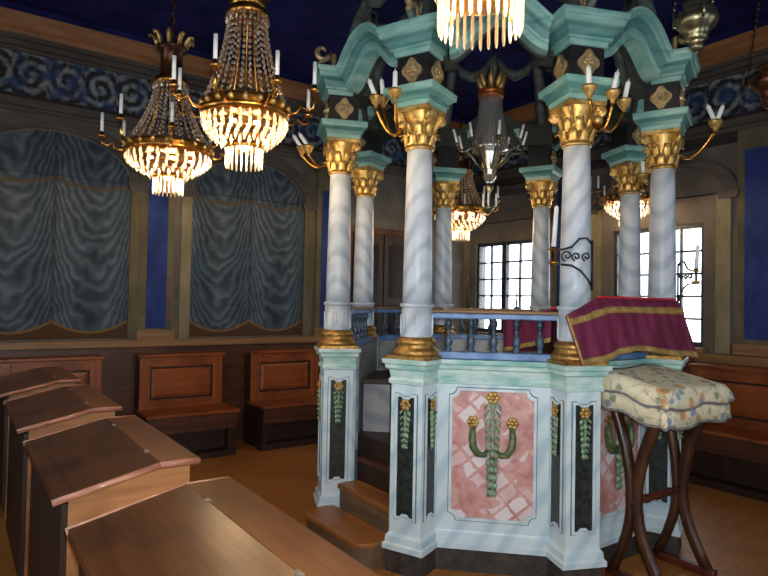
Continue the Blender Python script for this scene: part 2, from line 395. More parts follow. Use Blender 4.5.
# left wall: local x = NR coordinate, local y = NL - WL
left = wallroot('wall_left', P(WL, 0), PI / 4, 'left wall painted with blue grey draped curtains between pilasters')
MB().box(WB - .2, WR + .3, 0, .2, 0, 4.3).build('wall_plaster', M['wall_dark'], left)
MB().box(WB, WR, -.02, 0, 1.15, 3.30).build('painted_field', M['wall'], left)
def arch_poly(hw, zs, za, n=16):                     # outline of an arched bay, counter-clockwise from lower left
    pts = []
    for i in range(n + 1):
        a = PI * i / n; pts.append((hw * math.cos(a), zs + (za - zs) * math.sin(a)))
    return pts
def bay(parent, cx, mat):
    pts = [(-.68, 1.17), (.68, 1.17)] + arch_poly(.68, 2.72, 3.16)
    o = MB().prism(pts, -.028, -.019).build('painted_curtain', mat, parent); o.location.x = cx
    o2 = MB().ring(arch_poly(.8, 2.74, 3.32), arch_poly(.7, 2.74, 3.18), -.05, -.02).build('arch_moulding', M['grey_mould'], parent); o2.location.x = cx
    for sx in (-1, 1):
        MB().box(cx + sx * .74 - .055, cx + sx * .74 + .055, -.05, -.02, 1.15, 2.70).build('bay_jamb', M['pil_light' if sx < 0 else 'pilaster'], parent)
        MB().stack([(2.68, .085, .03), (2.71, .095, .04), (2.76, .1, .045)], cx + sx * .75, -.04).build('impost', M['grey_mould'], parent)
def blue_pil(parent, cx, w=.1, z0=1.27, y=-.02, top=2.95):
    MB().box(cx - w - .07, cx + w + .07, y - .035, y, 1.15, 3.31).build('pilaster', M['pilaster'], parent)
    MB().box(cx - w, cx + w, y - .045, y - .035, z0, top).build('blue_panel', M['blue_panel'], parent)
    MB().box(cx - w - .09, cx + w + .09, y - .07, y, 1.15, 1.25).build('pilaster_base', M['wood_ledge'], parent)
for cx in (-2.615, -.62): bay(left, cx, M['curtain'])
for cx in (-3.6, -1.66, .40): blue_pil(left, cx)
# third bay holds a dark doorway
dr = bpy.data.objects.new('door_1', None); COL.objects.link(dr); struct(dr); dr['label'] = 'dark wooden double door with raised panels in the left wall'
dr.location = P(WL, 1.22); dr.rotation_euler.z = PI / 4
MB().box(-.55, .55, -.06, -.02, 0, 2.56).build('door_frame', M['wood_dado'], dr)
for sx in (-1, 1):
    lf = MB().box(sx * .24 - .23, sx * .24 + .23, -.09, -.06, .03, 2.48).build('door_leaf', M['wood_dark'], dr, .004)
    for z0, z1 in ((.15, .75), (.85, 1.55), (1.65, 2.35)):
        MB().stack([(-.09, .16, (z1 - z0) / 2), (-.105, .13, (z1 - z0) / 2 - .03)], M=T(sx * .24, 0, (z0 + z1) / 2) @ RX(PI / 2) @ T(0, 0, .18)).build('door_panel', M['wood_dark'], lf)
MB().ball((.05, -.12, 1.1), .022).tube([(.05, -.08, 1.1), (.05, -.12, 1.1)], .01).build('door_knob', M['brass'], dr)
# shared horizontal courses
def courses(parent, x0, x1, frieze=True):
    MB().box(x0, x1, -.09, 0, 3.34, 3.41).box(x0, x1, -.05, 0, 3.30, 3.34).build('lower_cornice', M['grey_mould'], parent)
    MB().box(x0, x1, -.03, 0, 3.41, 3.46).build('architrave', M['wall_dark'], parent)
    if frieze:
        o = MB().box(x0, x1, -.045, 0, -.1925, .1925).build('scroll_frieze', M['frieze'], parent); o.location.z = 3.6525
    MB().box(x0, x1, -.07, 0, 3.845, 3.88).box(x0, x1, -.11, 0, 3.88, 3.93).box(x0, x1, -.15, 0, 3.93, 3.97).build('cornice_moulding', M['grey_mould'], parent)
    v = [(0, 3.97), (-.16, 3.97), (-.17, 4.0), (-.2, 4.03), (-.24, 4.1), (-.25, 4.14), (0, 4.14)]
    MB().sweep(v, [((x0, 0, 0), (0, 1, 0), (0, 0, 1)), ((x1, 0, 0), (0, 1, 0), (0, 0, 1))]).build('ochre_cornice', M['orange'], parent)
    MB().box(x0, x1, -.2, 0, 4.14, 4.22).build('ceiling_border', M['ceiling'], parent)
courses(left, WB, WR)
MB().box(WB, .62, -.05, 0, 0, 1.08).box(1.82, WR, -.05, 0, 0, 1.08).build('dado', M['wood_dado'], left)
MB().box(WB, .62, -.10, 0, 1.08, 1.155).box(1.82, WR, -.10, 0, 1.08, 1.155).build('dado_ledge', M['wood_ledge'], left, .008)

# right wall: local x = -NL coordinate, local y = NR - WR
right = wallroot('wall_right', P(0, WR), -PI / 4, 'right wall with daylit windows and blue painted strips')
wins = [(-2.49, .525), (-.28, .515)]                  # centre in local x, half width
WZ0, WZ1 = 1.19, 2.45
xs = [-WL - .3]
for c, hw in wins: xs += [c - hw, c + hw]
xs.append(-WB + .2)
b = MB()
for i in range(0, len(xs), 2): b.box(xs[i], xs[i + 1], 0, .2, 0, 4.3)
for c, hw in wins: b.box(c - hw, c + hw, 0, .2, 0, WZ0); b.box(c - hw, c + hw, 0, .2, WZ1, 4.3)
b.build('wall_plaster', M['wall'], right)
MB().box(-WL, -WB, -.02, 0, 3.2, 4.2).build('upper_field', M['wall_dark'], right)
NWIN = [0]
def window(label, pos, rz, hw, z0w, z1w):             # local -y faces the room
    NWIN[0] += 1
    we = bpy.data.objects.new('window_%d' % NWIN[0], None); COL.objects.link(we); struct(we); we['label'] = label
    if 'camera' in label: we['group'] = 'unseen windows added behind the camera'
    we.location = pos; we.rotation_euler.z = rz
    fr = MB().box(-hw, hw, .03, .09, z0w, z0w + .05).box(-hw, hw, .03, .09, z1w - .045, z1w).box(-hw, -hw + .04, .03, .09, z0w, z1w).box(hw - .04, hw, .03, .09, z0w, z1w)
    fr.box(-.04, .04, .02, .09, z0w, z1w).build('window_frame', M['muntin'], we)
    ph = (z1w - z0w - .095) / 5
    for sx in (-1, 1):
        x0, x1 = (.04, hw - .04) if sx > 0 else (-hw + .04, -.04); xm = (x0 + x1) / 2
        MB().box(xm - .011, xm + .011, .042, .078, z0w + .04, z1w - .04).build('muntin', M['muntin'], we)
        for k in range(5):
            z0 = z0w + .05 + k * ph
            if k: MB().box(x0, x1, .042, .078, z0 - .011, z0 + .011).build('muntin', M['muntin'], we)
            for a, q in ((x0, xm), (xm, x1)): MB().box(a, q, .057, .063, z0, z0 + ph).build('pane', M['pane'], we)
    MB().box(-hw - .05, hw + .05, -.10, .06, z0w - .05, z0w).build('window_sill', M['wood_ledge'], we, .006)
    pl = bpy.data.lights.new('window_portal', 'AREA'); pl.shape = 'RECTANGLE'; pl.size = 2 * hw; pl.size_y = z1w - z0w; pl.cycles.is_portal = True
    po = bpy.data.objects.new('window_portal', pl); COL.objects.link(po); po.parent = we; po.location = (0, .19, (z0w + z1w) / 2); po.rotation_euler = (-PI / 2, 0, 0)
for n, (c, hw) in enumerate(wins):
    window(('bright paned window in the far wall, seen between the back columns', 'bright paned window behind the two rightmost columns')[n], P(-c, WR), -PI / 4, hw, WZ0, WZ1)
    o2 = MB().ring(arch_poly(.86, 2.72, 3.2), arch_poly(.74, 2.72, 3.08), -.05, 0).build('arch_moulding', M['grey_mould'], right); o2.location.x = c
    for sx in (-1, 1):
        MB().box(c + sx * .72 - .07, c + sx * .72 + .07, -.04, 0, 1.15, 2.70).build('bay_jamb', M['pil_light'], right)
        MB().stack([(2.66, .085, .03), (2.71, .1, .04), (2.74, .1, .045)], c + sx * .77, -.03).build('impost', M['grey_mould'], right)
for cx in (.80, -1.385): blue_pil(right, cx, .16, 1.30, 0, 3.1)
blue_pil(right, 2.98, .16, 1.30, 0, 2.98)
courses(right, -WL, -WB)
MB().box(-WL, -WB, -.05, 0, 0, 1.05).build('dado', M['wood_dado'], right)
MB().box(-WL, -WB, -.09, 0, 1.05, 1.14).build('dado_ledge', M['wood_ledge'], right, .008)
# the two walls behind the photographer, with unseen windows added for fill daylight
def far_wall(name, loc, rz, x0, x1, cs, label):
    e = wallroot(name, loc, rz, label); hw, za, zb = .52, 1.19, 2.75
    xs = [x0] + [q for c in cs for q in (c - hw, c + hw)] + [x1]; b = MB()
    for i in range(0, len(xs), 2): b.box(xs[i], xs[i + 1], 0, .2, 0, 4.3)
    for c in cs: b.box(c - hw, c + hw, 0, .2, 0, za); b.box(c - hw, c + hw, 0, .2, zb, 4.3)
    b.build('wall_plaster', M['wall'], e)
    R_ = Matrix.Rotation(rz, 3, 'Z')
    for c in cs: window('tall paned window behind the camera', Vector(loc) + R_ @ Vector((c, 0, 0)), rz, hw, za, zb)
far_wall('wall_back', P(0, WB), PI * .75, WB - .2, WL + .3, [-3.4, -1.3, .9], 'plaster wall with added windows beside the camera, out of view')
far_wall('wall_front', P(WB, 0), -PI * .75, -WR - .3, -WB + .2, [-1.2, 1.0, 3.2], 'plaster wall with added windows behind the camera, out of view')

# ------------------------------------------------------------------ wall benches
def bench(name, loc, rz, wd, label, seat_z=.47, back=1.02):
    t = thing(name, label, 'bench', loc, rz, 'panelled benches along the walls')   # local -y into the room, wall at y=0
    h = wd / 2
    MB().box(-h, h, -.22, -.06, seat_z, back - .02).build('back_body', M['wood_dark'], t)
    z0, z1 = seat_z, back - .03
    MB().box(-h, -h + .1, -.25, -.22, z0, z1).build('stile', M['wood_red_v'], t, .004); MB().box(h - .1, h, -.25, -.22, z0, z1).build('stile', M['wood_red_v'], t, .004)
    MB().box(-h + .1, h - .1, -.25, -.22, z0, z0 + .09).build('rail', M['wood_red'], t, .004); MB().box(-h + .1, h - .1, -.25, -.22, z1 - .1, z1).build('rail', M['wood_red'], t, .004)
    MB().stack([(0, h - .12, (z1 - z0) / 2 - .115), (.012, h - .15, (z1 - z0) / 2 - .145)], M=T(0, -.228, (z0 + z1) / 2 - .005) @ RX(PI / 2)).build('raised_panel', M['wood_red'], t)
    MB().box(-h - .02, h + .02, -.275, -.06, back - .03, back).build('cap_rail', M['wood_red'], t, .006)
    MB().box(-h - .02, h + .06, -.62, -.2, seat_z - .03, seat_z).build('seat', M['wood_red'], t, .006)
    MB().box(-h, h + .03, -.60, -.575, seat_z - .19, seat_z - .03).build('apron', M['wood_dado'], t)
    for sx in (-1, 1): MB().box(sx * (h - .02) - .025, sx * (h - .02) + .025, -.58, -.08, 0, seat_z - .03).build('end_support', M['wood_dark'], t)
    MB().box(-h + .05, h - .05, -.50, -.47, .07, seat_z - .19).build('kick_board', M['wood_dark'], t)
    MB().box(-h - .02, h + .03, -.60, -.45, 0, .06).build('foot_rail', M['wood_dark'], t)
    return t
bench('wall_bench', P(WL - .052, -2.63), PI / 4, .84, 'panelled wooden wall bench behind the farthest sloping desk')
bench('wall_bench', P(WL - .052, -1.44), PI / 4, .84, 'red brown panelled wall bench under the blue strip, left of its neighbour')
bench('wall_bench', P(WL - .052, -.27), PI / 4, .84, 'red brown panelled wall bench just left of the canopy stairs')
bench('wall_bench', P(-.92, WR - .052), -PI / 4, 1.30, 'wide panelled wall bench at the right edge below the window wall', .50, 1.05)

# ------------------------------------------------------------------ bimah (octagonal canopied platform)
R = 1.2
def vert(k): a = math.radians(-67.5 + 45 * k); return (R * math.cos(a), R * math.sin(a), 0), a + PI / 2
NAMES = {0: 'B', 1: 'G', 2: 'H', 3: 'F', 4: 'E', 5: 'D', 6: 'C', 7: 'A'}
WHERE = {0: 'nearest right, beside the plum cloth', 1: 'outermost right, behind the brocade lectern', 2: 'second from right, before the right window',
         3: 'back right, right of the far window', 4: 'back left, left of the far window', 5: 'second from left, at the back of the stairs',
         6: 'outermost left, beside the stairs', 7: 'nearest left, right of the stairs'}
CZ = 1.25                                            # top of parapet
def flower(b, r, M_, petals=6):
    for i in range(petals):
        a = 2 * PI * i / petals
        b.ball((r * .62 * math.cos(a), 0, r * .62 * math.sin(a)), r * .42, 8, 5, (1, .55, 1), M_)
    b.ball((0, -r * .25, 0), r * .34, 8, 5, (1, .8, 1), M_)
    return b
def leafdrop(b, x, y, z0, z1, wdt, M_=None, n=7):       # hanging bunch of leaves
    for i in range(n):
        f = i / (n - 1); z = z0 + (z1 - z0) * f; ww = wdt * (1 - .55 * f)
        for sx in (-1, 0, 1):
            dz = (z0 - z1) / n * 1.1
            pts = [(x + sx * ww * .3, y, z), (x + sx * ww * .75, y - .014, z - dz * .55), (x + sx * ww * .8, y - .005, z - dz * 1.15)]
            b.tube(pts, [wdt * .12, wdt * .3, .002], 6, M_, .45)
    b.tube([(x, y, z0), (x, y, z1)], [wdt * .35, wdt * .12], 6, M_, .5)
    return b
# --- pedestal
def make_pedestal():
    t = thing('pedestal', '', 'pedestal', (0, 0, 0), 0, 'column pedestals of the bimah')
    h = .105
    MB().box(-h - .012, h + .012, -h - .012, h, 0, .135).build('plinth', M['plinth'], t)
    MB().stack([(.135, h + .03, h + .03), (.165, h + .03, h + .03), (.175, h + .018, h + .018), (.21, h + .016, h + .016), (.225, h + .003, h + .003), (.235, h, h)]).build('base_moulding', M['marble_panel'], t)
    MB().box(-h, h, -h, h, .235, 1.10).build('shaft_block', M['marble_panel'], t)
    MB().stack([(1.10, h, h), (1.105, h + .012, h + .012), (1.125, h + .014, h + .014), (1.14, h + .004, h + .004), (1.185, h + .012, h + .012), (1.195, h + .028, h + .028), (1.215, h + .03, h + .03), (1.225, h + .042, h + .042), (1.25, h + .045, h + .045)]).build('cornice', M['mint'], t)
    for ang, hw in ((0, .056), (PI / 2, .056), (-PI / 2, .056)):
        Mx = RZ(ang)
        zb, zt = .33, 1.03
        def outl(d):
            w = hw + d; return [(-w, zb - d), (-w * .6, zb - d), (-w * .3, zb + .018 - d), (w * .3, zb + .018 - d), (w * .6, zb - d), (w, zb - d), (w, zt + d), (w * .6, zt + d), (w * .3, zt - .015 + d), (-w * .3, zt - .015 + d), (-w * .6, zt + d), (-w, zt + d)]
        p = MB().prism(outl(0), -h - .003, -h + .002, Mx).build('inset_panel', M['black'], t)
        MB().ring(outl(.016), outl(.0), -h - .010, -h + .002, Mx).build('panel_frame', M['marble_panel'], p)
        MB().ring(outl(.020), outl(.016), -h - .006, -h + .002, Mx).build('panel_outline', M['outline'], p)
        flower(MB(), .036, Mx @ T(0, -h - .016, .985)).build('rosette', M['gold'], p)
        leafdrop(MB(), 0, -h - .008, .955, .76, .04, Mx).build('leaf_garland', M['leaf'], p)
    return t
# --- column
def make_column():
    t = thing('marble_column', '', 'column', (0, 0, 0), 0, 'marble columns of the bimah canopy')
    b = MB().stack([(CZ, .135, .135), (CZ + .02, .135, .135), (CZ + .022, .12, .12)])
    b.lathe([(.132, CZ + .02), (.138, CZ + .035), (.132, CZ + .052), (.118, CZ + .06), (.112, CZ + .075), (.116, CZ + .09), (.121, CZ + .1), (.114, CZ + .113), (.104, CZ + .12), (.1, CZ + .13)], 28)
    b.build('base', M['gold_old'], t)
    z0, z1 = CZ + .125, 1.56
    MB().lathe([(.096, z0), (.096, z0 + .01), (.094, z0 + .02), (.093, z1)], 32).build('drum', M['marble'], t)
    slot = [(-.011, .02), (.011, .02), (.011, .125)] + [(.011 * math.cos(PI * i / 6), .125 + .011 * math.sin(PI * i / 6)) for i in range(1, 6)] + [(-.011, .125)]
    for i in range(8): MB().ring([(x * 1.25, z + z0 + (.003 if z > .1 else -.003)) for x, z in slot], [(x * .8, z + z0) for x, z in slot], -.0985, -.088, RZ(PI / 4 * i + PI / 8)).build('flute_frame', M['marble'], t)
    MB().lathe([(.09, 1.553), (.101, 1.557), (.104, 1.567), (.101, 1.577), (.09, 1.581)], 28).build('ring', M['marble'], t)
    k = 8; MB().lathe([(.088 - .013 * (i / k) ** 1.5, 1.578 + (2.505 - 1.578) * i / k) for i in range(k + 1)], 32).build('shaft', M['marble'], t)
    c = MB().lathe([(.08, 2.50), (.087, 2.508), (.08, 2.518), (.076, 2.524), (.077, 2.6), (.085, 2.68), (.108, 2.722), (.108, 2.728)], 24)
    pts = []                                          # concave-sided abacus
    for q in range(4):
        for j in range(6):
            f = j / 6; a = math.radians(45 + 90 * q); a2 = math.radians(135 + 90 * q)
            p = Vector((math.cos(a), math.sin(a))) * .165 * (1 - f) + Vector((math.cos(a2), math.sin(a2))) * .165 * f
            p *= 1 - .16 * math.sin(PI * f); pts.append(p)
    nn = len(pts); c.add([(p.x, p.y, z) for z in (2.725, 2.75) for p in pts], [tuple(range(nn - 1, -1, -1)), tuple(range(nn, 2 * nn))] + [(i, (i + 1) % nn, nn + (i + 1) % nn, nn + i) for i in range(nn)])
    cap = c.build('capital', M['gold'], t)
    lf = []
    for row, (zz, hh, rr, ph) in enumerate(((2.52, .085, .079, 0), (2.575, .095, .083, PI / 8))):
        for i in range(8):
            a = ph + PI / 4 * i
            if lf and len(lf) > row: o_ = lf[row].copy(); COL.objects.link(o_); o_.parent = cap
            else:
                q = MB()
                rows = []
                for j in range(7):
                    f = j / 6; out = rr + .006 + .012 * f + .030 * max(0, f - .6) ** 1.2 * 3; z = zz + hh * (f if f < .85 else .85 - (f - .85) * .9)
                    wv = .030 * (1 - .45 * f) * (1.05 + .14 * (j % 2)); rows.append([(out - .010, -wv, z), (out + .003, -wv * .5, z), (out + .001, 0, z), (out + .003, wv * .5, z), (out - .010, wv, z)])
                q.grid(rows); o_ = q.build('acanthus_leaf', M['gold'], cap, 0, .004); lf.append(o_)
            o_.rotation_euler.z = a
    vo = None
    for i in range(4):
        if vo: o_ = vo.copy(); COL.objects.link(o_); o_.parent = cap
        else:
            sp = []
            for j in range(22):
                f = j / 21; a = f * 3.6 * PI; r = .028 * (1 - f * .78); sp.append((.128 + r * math.sin(a) , 0, 2.70 + r * math.cos(a) - .006))
            q = MB().tube([(.085, 0, 2.625), (.098, 0, 2.67), (.112, 0, 2.71)] + sp, [.009] * 3 + [.0095] * 22, 6, None, 1.6)
            o_ = q.build('volute', M['gold'], cap); vo = o_
        o_.rotation_euler.z = PI / 4 + PI / 2 * i
    MB().stack([(2.75, .118, .118), (2.778, .12, .12)]).stack([(2.82, .15, .15), (2.823, .163, .163), (2.862, .166, .166), (2.867, .16, .16)]).build('impost_bands', M['teal_lit'], t)
    MB().stack([(2.778, .128, .128), (2.788, .13, .13), (2.80, .133, .133), (2.82, .152, .152)]).build('impost_cove', M['teal_shaded'], t)
    fz = MB().box(-.105, .105, -.105, .105, 2.867, 3.055).build('frieze_block', M['frieze_black'], t)
    for a in (0, PI / 2, -PI / 2):
        q = MB(); Mx = RZ(a) @ T(0, -.105, 2.96)
        outl = [((.058 + .009 * math.cos(4 * g)) * math.cos(g), (.068 + .009 * math.cos(4 * g)) * math.sin(g)) for g in [2 * PI * i / 32 for i in range(32)]]
        q.ring(outl, [(x * .78, z * .78) for x, z in outl], -.016, .002, Mx).prism([(x * .8, z * .8) for x, z in outl], -.008, .002, Mx)
        flower(q, .034, Mx @ T(0, -.012, 0)); q.build('medallion', M['gold_pale'], fz)
    MB().stack([(3.055, .118, .118), (3.085, .122, .122), (3.088, .138, .138), (3.10, .14, .14)]).stack([(3.155, .172, .172), (3.158, .186, .186), (3.192, .19, .19)]).stack([(3.192, .198, .198), (3.213, .206, .206), (3.226, .206, .206)]).build('cornice_bands', M['teal_lit'], t)
    MB().stack([(3.10, .14, .14), (3.115, .143, .143), (3.14, .155, .155), (3.155, .174, .174)]).build('cornice_cove', M['teal_shaded'], t)
    MB().box(-.15, .15, .06, .212, 3.053, 3.23).build('inner_block', M['swag_dark'], t)
    return t
# --- scroll rib over each column
def make_rib():
    t = thing('canopy_scroll', '', 'scroll', (0, 0, 0), 0, 'scrolls on top of the canopy')
    pts = [];
    for j in range(14):
        f = j / 13; a = -.4 * PI + f * 1.9 * PI; r = .062 * (.35 + .65 * f)
        pts.append((0, -.150 + r * math.cos(a + PI * .5), 3.395 + r * math.sin(a + PI * .5)))
    body = pts + [(0, -.165, 3.31), (0, -.10, 3.262), (0, 0, 3.27), (0, .06, 3.44), (0, .12, 3.66), (0, .20, 3.86), (0, .42, 4.03), (0, .92, 4.09)]
    body = [p for p in body]
    MB().tube(body[14:], [.022, .03, .042, .05, .05, .045, .04, .035], 8, None, 1.0).build('rib', M['swag'], t)
    MB().tube(body[:16], [.010 + .012 * min(1, i / 8) for i in range(16)], 8).build('volute', M['gold_pale'], t)
    leafdrop(MB(), 0, -.06, 3.38, 3.28, .05).build('leaf', M['gold_pale'], t)
    return t
ped, colm, rib = make_pedestal(), make_column(), make_rib()
for k in range(8):
    loc, rz = vert(k)
    for src, kind in ((ped, 'white marbled pedestal with black inset panels, %s'), (colm, 'white marble column with gilt capital, %s'), (rib, 'scroll with gilt curl above column, %s')):
        lab = kind % WHERE[k]
        if k == 0: src.location = loc; src.rotation_euler.z = rz; src['label'] = lab
        else: dup(src, loc, rz, lab)
o = MB().lathe([(.0, 4.0), (.18, 4.02), (.26, 4.05), (.3, 4.09), (.22, 4.13), (.12, 4.14), (0, 4.14)], 24).build('carved_boss', M['swag'])
tag(o, 'grey green crown boss where the canopy scrolls meet', 'ornament')

# --- faces: k=0 front, 1 right front (cloth), 2 right, ... 7 stairs opening
FACE = {0: 'front face toward the desks', 1: 'right front face behind the brocade lectern', 2: 'right side face before the window', 3: 'back right face', 4: 'rear face farthest from the desks', 5: 'back left face opposite the lectern', 6: 'left side face beside the stairs', 7: 'face over the stairs'}
AP = 1.08
def make_parapet():
    t = thing('parapet', '', 'parapet', (0, 0, 0), 0, 'parapet panels of the bimah')
    h = .375
    MB().box(-h, h, -AP - .012, -AP + .10, 0, .135).build('plinth', M['plinth'], t)
    def mould(rows, nm, mt):
        pr = [(y, z) for z, y in rows] + [(.1, rows[-1][0]), (.1, rows[0][0])]
        MB().sweep([(y, z) for y, z in pr], [((-h, -AP, 0), (0, 1, 0), (0, 0, 1)), ((h, -AP, 0), (0, 1, 0), (0, 0, 1))]).build(nm, mt, t)
    mould([(.135, -.03), (.165, -.03), (.175, -.018), (.21, -.016), (.225, -.003), (.235, 0)], 'base_moulding', M['marble_panel'])
    MB().box(-h, h, -AP, -AP + .1, .235, 1.10).build('wall_slab', M['marble_panel'], t)
    MB().box(-h, h, -AP + .1, -AP + .12, .5, 1.252).build('inner_lining', M['marble_in'], t)
    mould([(1.10, 0), (1.105, -.012), (1.125, -.014), (1.14, -.004), (1.185, -.012), (1.195, -.028), (1.215, -.03), (1.225, -.042), (1.25, -.045)], 'cornice', M['mint'])
    def outl(d):
        w, zb, zt, n = .238 + d, .315 - d, 1.065 + d, .045
        o_ = []
        for cx, cz, a0 in ((w, zb, PI), (w, zt, 1.5 * PI), (-w, zt, 0), (-w, zb, .5 * PI)):
            for j in range(5): a = a0 - (PI / 2) * j / 4; o_.append((cx + n * math.cos(a), cz + n * math.sin(a)))
        return o_
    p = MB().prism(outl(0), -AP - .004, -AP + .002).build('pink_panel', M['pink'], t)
    MB().ring(outl(.016), outl(0), -AP - .012, -AP + .002).build('panel_frame', M['marble_panel'], p)
    MB().ring(outl(.021), outl(.016), -AP - .007, -AP + .002).build('panel_outline', M['outline'], p)
    y = -AP - .02
    leafdrop(MB(), 0, y, 1.0, .50, .058, None, 12).build('leaf_garland', M['leaf'], p)
    for sx in (-1, 1):
        pts = [(sx * .022, y, .72), (sx * .05, y - .012, .695), (sx * .085, y - .012, .70), (sx * .112, y - .01, .74), (sx * .118, y - .006, .80), (sx * .114, y, .86)]
        MB().tube(pts, [.014, .022, .027, .029, .027, .02], 8, None, .8).build('leaf_arm', M['leaf_dark'], p)
        flower(MB(), .036, T(sx * .114, y - .006, .885)).build('rosette', M['gold'], p)
    flower(MB(), .040, T(0, y - .004, 1.03)).build('rosette', M['gold'], p)
    return t
def make_balustrade():
    t = thing('balustrade', '', 'balustrade', (0, 0, 0), 0, 'blue balustrades on the bimah parapet')
    y = -1.045; h = .375
    MB().box(-h, h, y - .05, y + .05, CZ + .002, CZ + .045).build('bottom_rail', M['blue_rail'], t, .006)
    r = MB().box(-h, h, y - .045, y + .045, 1.492, 1.525).build('top_rail', M['blue_rail'], t, .006)
    MB().box(-h, h, y - .055, y + .055, 1.525, 1.545).build('rail_cap', M['wood_ledge'], r, .006)
    prof = [(.022, 0), (.022, .02), (.014, .025), (.018, .035), (.026, .06), (.024, .085), (.013, .105), (.011, .115), (.016, .122), (.011, .13), (.014, .14), (.024, .17), (.021, .19), (.013, .2), (.02, .205), (.02, .2)]
    me = None
    for i in range(5):
        x = -.27 + .135 * i
        if me is None:
            ob = MB().lathe([(r_, CZ + .04 + z * 1.0) for r_, z in prof[:-1]], 12).build('baluster', M['blue_dark'], t); me = ob
        else: ob = me.copy(); COL.objects.link(ob); ob.parent = t
        ob.location = (x, y, 0)
    return t
def make_arch():
    t = thing('arched_cornice', '', 'arch', (0, 0, 0), 0, 'arched cornices of the canopy')
    h = .285; n = 20; y = -1.10; rise = .19
    fr = []
    for i in range(n + 1):
        x = -h + 2 * h * i / n; q = PI * x / h
        z = 3.062 + rise * (.5 + .5 * math.cos(q)); dz = -rise * .5 * math.sin(q) * PI / h
        nrm = Vector((-dz, 0, 1)).normalized(); fr.append(((x, y, z), (0, 1, 0), nrm))
    MB().sweep([(-.075, 0), (-.078, .032), (-.094, .036), (-.096, .048), (.02, .048), (.02, 0)], fr).build('lower_band', M['teal_lit'], t)
    MB().sweep([(-.096, .048), (-.10, .062), (-.112, .084), (-.13, .098), (.02, .098), (.02, .048)], fr).build('cove', M['teal_shaded'], t)
    MB().sweep([(-.13, .098), (-.145, .102), (-.148, .132), (-.158, .135), (-.164, .155), (.02, .155), (.02, .098)], fr).build('upper_band', M['teal_lit'], t)
    MB().sweep([(.015, -.012), (.045, -.012), (.045, .17), (-.10, .17), (-.10, .157), (.015, .157)], fr).build('inner_lining', M['swag_dark'], t)
    for sx in (-1, 1):                                 # carved drapery hung between the ribs
        pts = [(sx * .36, -.98, 3.86), (sx * .29, -.985, 3.76), (sx * .20, -.99, 3.725), (sx * .10, -.985, 3.77), (sx * .03, -.97, 3.88)]
        MB().tube(pts, [.02, .045, .052, .045, .02], 8).build('drapery_swag', M['swag'], t)
    MB().tube([(0, -.97, 3.92), (0, -.98, 3.80), (0, -.99, 3.70)], [.03, .034, .006], 8).build('tassel', M['swag'], t)
    return t
par, bal, arc = make_parapet(), make_balustrade(), make_arch()
for k in range(8):
    rz = PI / 4 * k
    for src, kind in ((par, 'white parapet with pink panel and gilt roses, %s'), (bal, 'blue wooden balustrade, %s'), (arc, 'turquoise arched cornice with grey drapery, %s')):
        if k == 7 and src is not arc: continue
        lab = kind % FACE[k]
        if k == 0: src.rotation_euler.z = rz; src['label'] = lab
        else: dup(src, (0, 0, 0), rz, lab)
# --- platform, steps, inner seat
ring = [(math.cos(math.radians(-67.5 + 45 * k)) * 1.03, math.sin(math.radians(-67.5 + 45 * k)) * 1.03) for k in range(8)]
def octa(r, z0, z1):
    q = [(math.cos(math.radians(-67.5 + 45 * k)) * r, math.sin(math.radians(-67.5 + 45 * k)) * r) for k in range(8)]
    return MB().add([(x, y, z) for z in (z0, z1) for x, y in q], [tuple(range(7, -1, -1)), tuple(range(8, 16))] + [(i, (i + 1) % 8, 8 + (i + 1) % 8, 8 + i) for i in range(8)])
o = octa(1.03, 0, .62).build('bimah_platform', M['wood_dark']); tag(o, 'octagonal wooden platform floor inside the bimah', 'platform')
def step(name, label, w0, w1, z0, z1, ta, tb, rnd, tm, rm):
    t = thing(name, label, 'step', (0, 0, 0), -PI / 4, 'wooden steps of the bimah')     # local -y outward, x along the face
    n = 8; pts = [(tb, -w0), (tb, -w1)]
    pts = [(ta, -w0), (tb, -w0)]
    out = [(tb, -w1 + rnd)] + [(tb - rnd + rnd * math.cos(PI / 2 * i / n), -w1 + rnd - rnd * math.sin(PI / 2 * i / n)) for i in range(1, n + 1)]
    out2 = [(ta + rnd - rnd * math.sin(PI / 2 * i / n), -w1 + rnd - rnd * math.cos(PI / 2 * i / n)) for i in range(0, n + 1)]
    poly = [(ta, -w0)] + list(reversed(out2)) + list(reversed(out)) + [(tb, -w0)]
    def ext(p, a, b_, g=0):
        m_ = len(p); cx = (ta + tb) / 2; cy = -(w0 + w1) / 2
        p = [(x + (g if x > cx else -g), y - (g if y < cy else 0)) for x, y in p]
        return MB().add([(x, y, z) for z in (a, b_) for x, y in p], [tuple(range(m_ - 1, -1, -1)), tuple(range(m_, 2 * m_))] + [(i, (i + 1) % m_, m_ + (i + 1) % m_, m_ + i) for i in range(m_)])
    ext(poly, z0, z1 - .03).build('riser', rm, t); ext(poly, z1 - .03, z1, .012).build('tread', tm, t, .005)
step('wooden_step', 'lowest rounded wooden step at the bimah entrance', 1.172, 1.42, 0, .16, -.36, .35, .10, M['wood_step'], M['wood_step_side'])
step('wooden_step', 'second wooden step inside the bimah entrance', .1002e1, 1.17, 0, .32, -.295, .30, .02, M['wood_step'], M['wood_step_side'])
step('wooden_step', 'third wooden step at the top of the bimah entrance', .955, 1.00, 0, .48, -.31, .31, .01, M['wood_dado'], M['wood_dark'])
for k, lab in ((5, 'dark wooden seat ledge inside the bimah opposite the stairs'), (6, 'dark wooden seat ledge inside the bimah along its left side')):
    t = thing('inner_seat', lab, 'seat', (0, 0, 0), PI / 4 * k, 'seat ledges inside the bimah')
    MB().box(-.29, .29, -.955, -.70, .97, 1.01).build('seat', M['wood_dark'], t, .006); MB().box(-.285, .285, -.94, -.74, .62, .97).build('front_board', M['marble_in'], t)
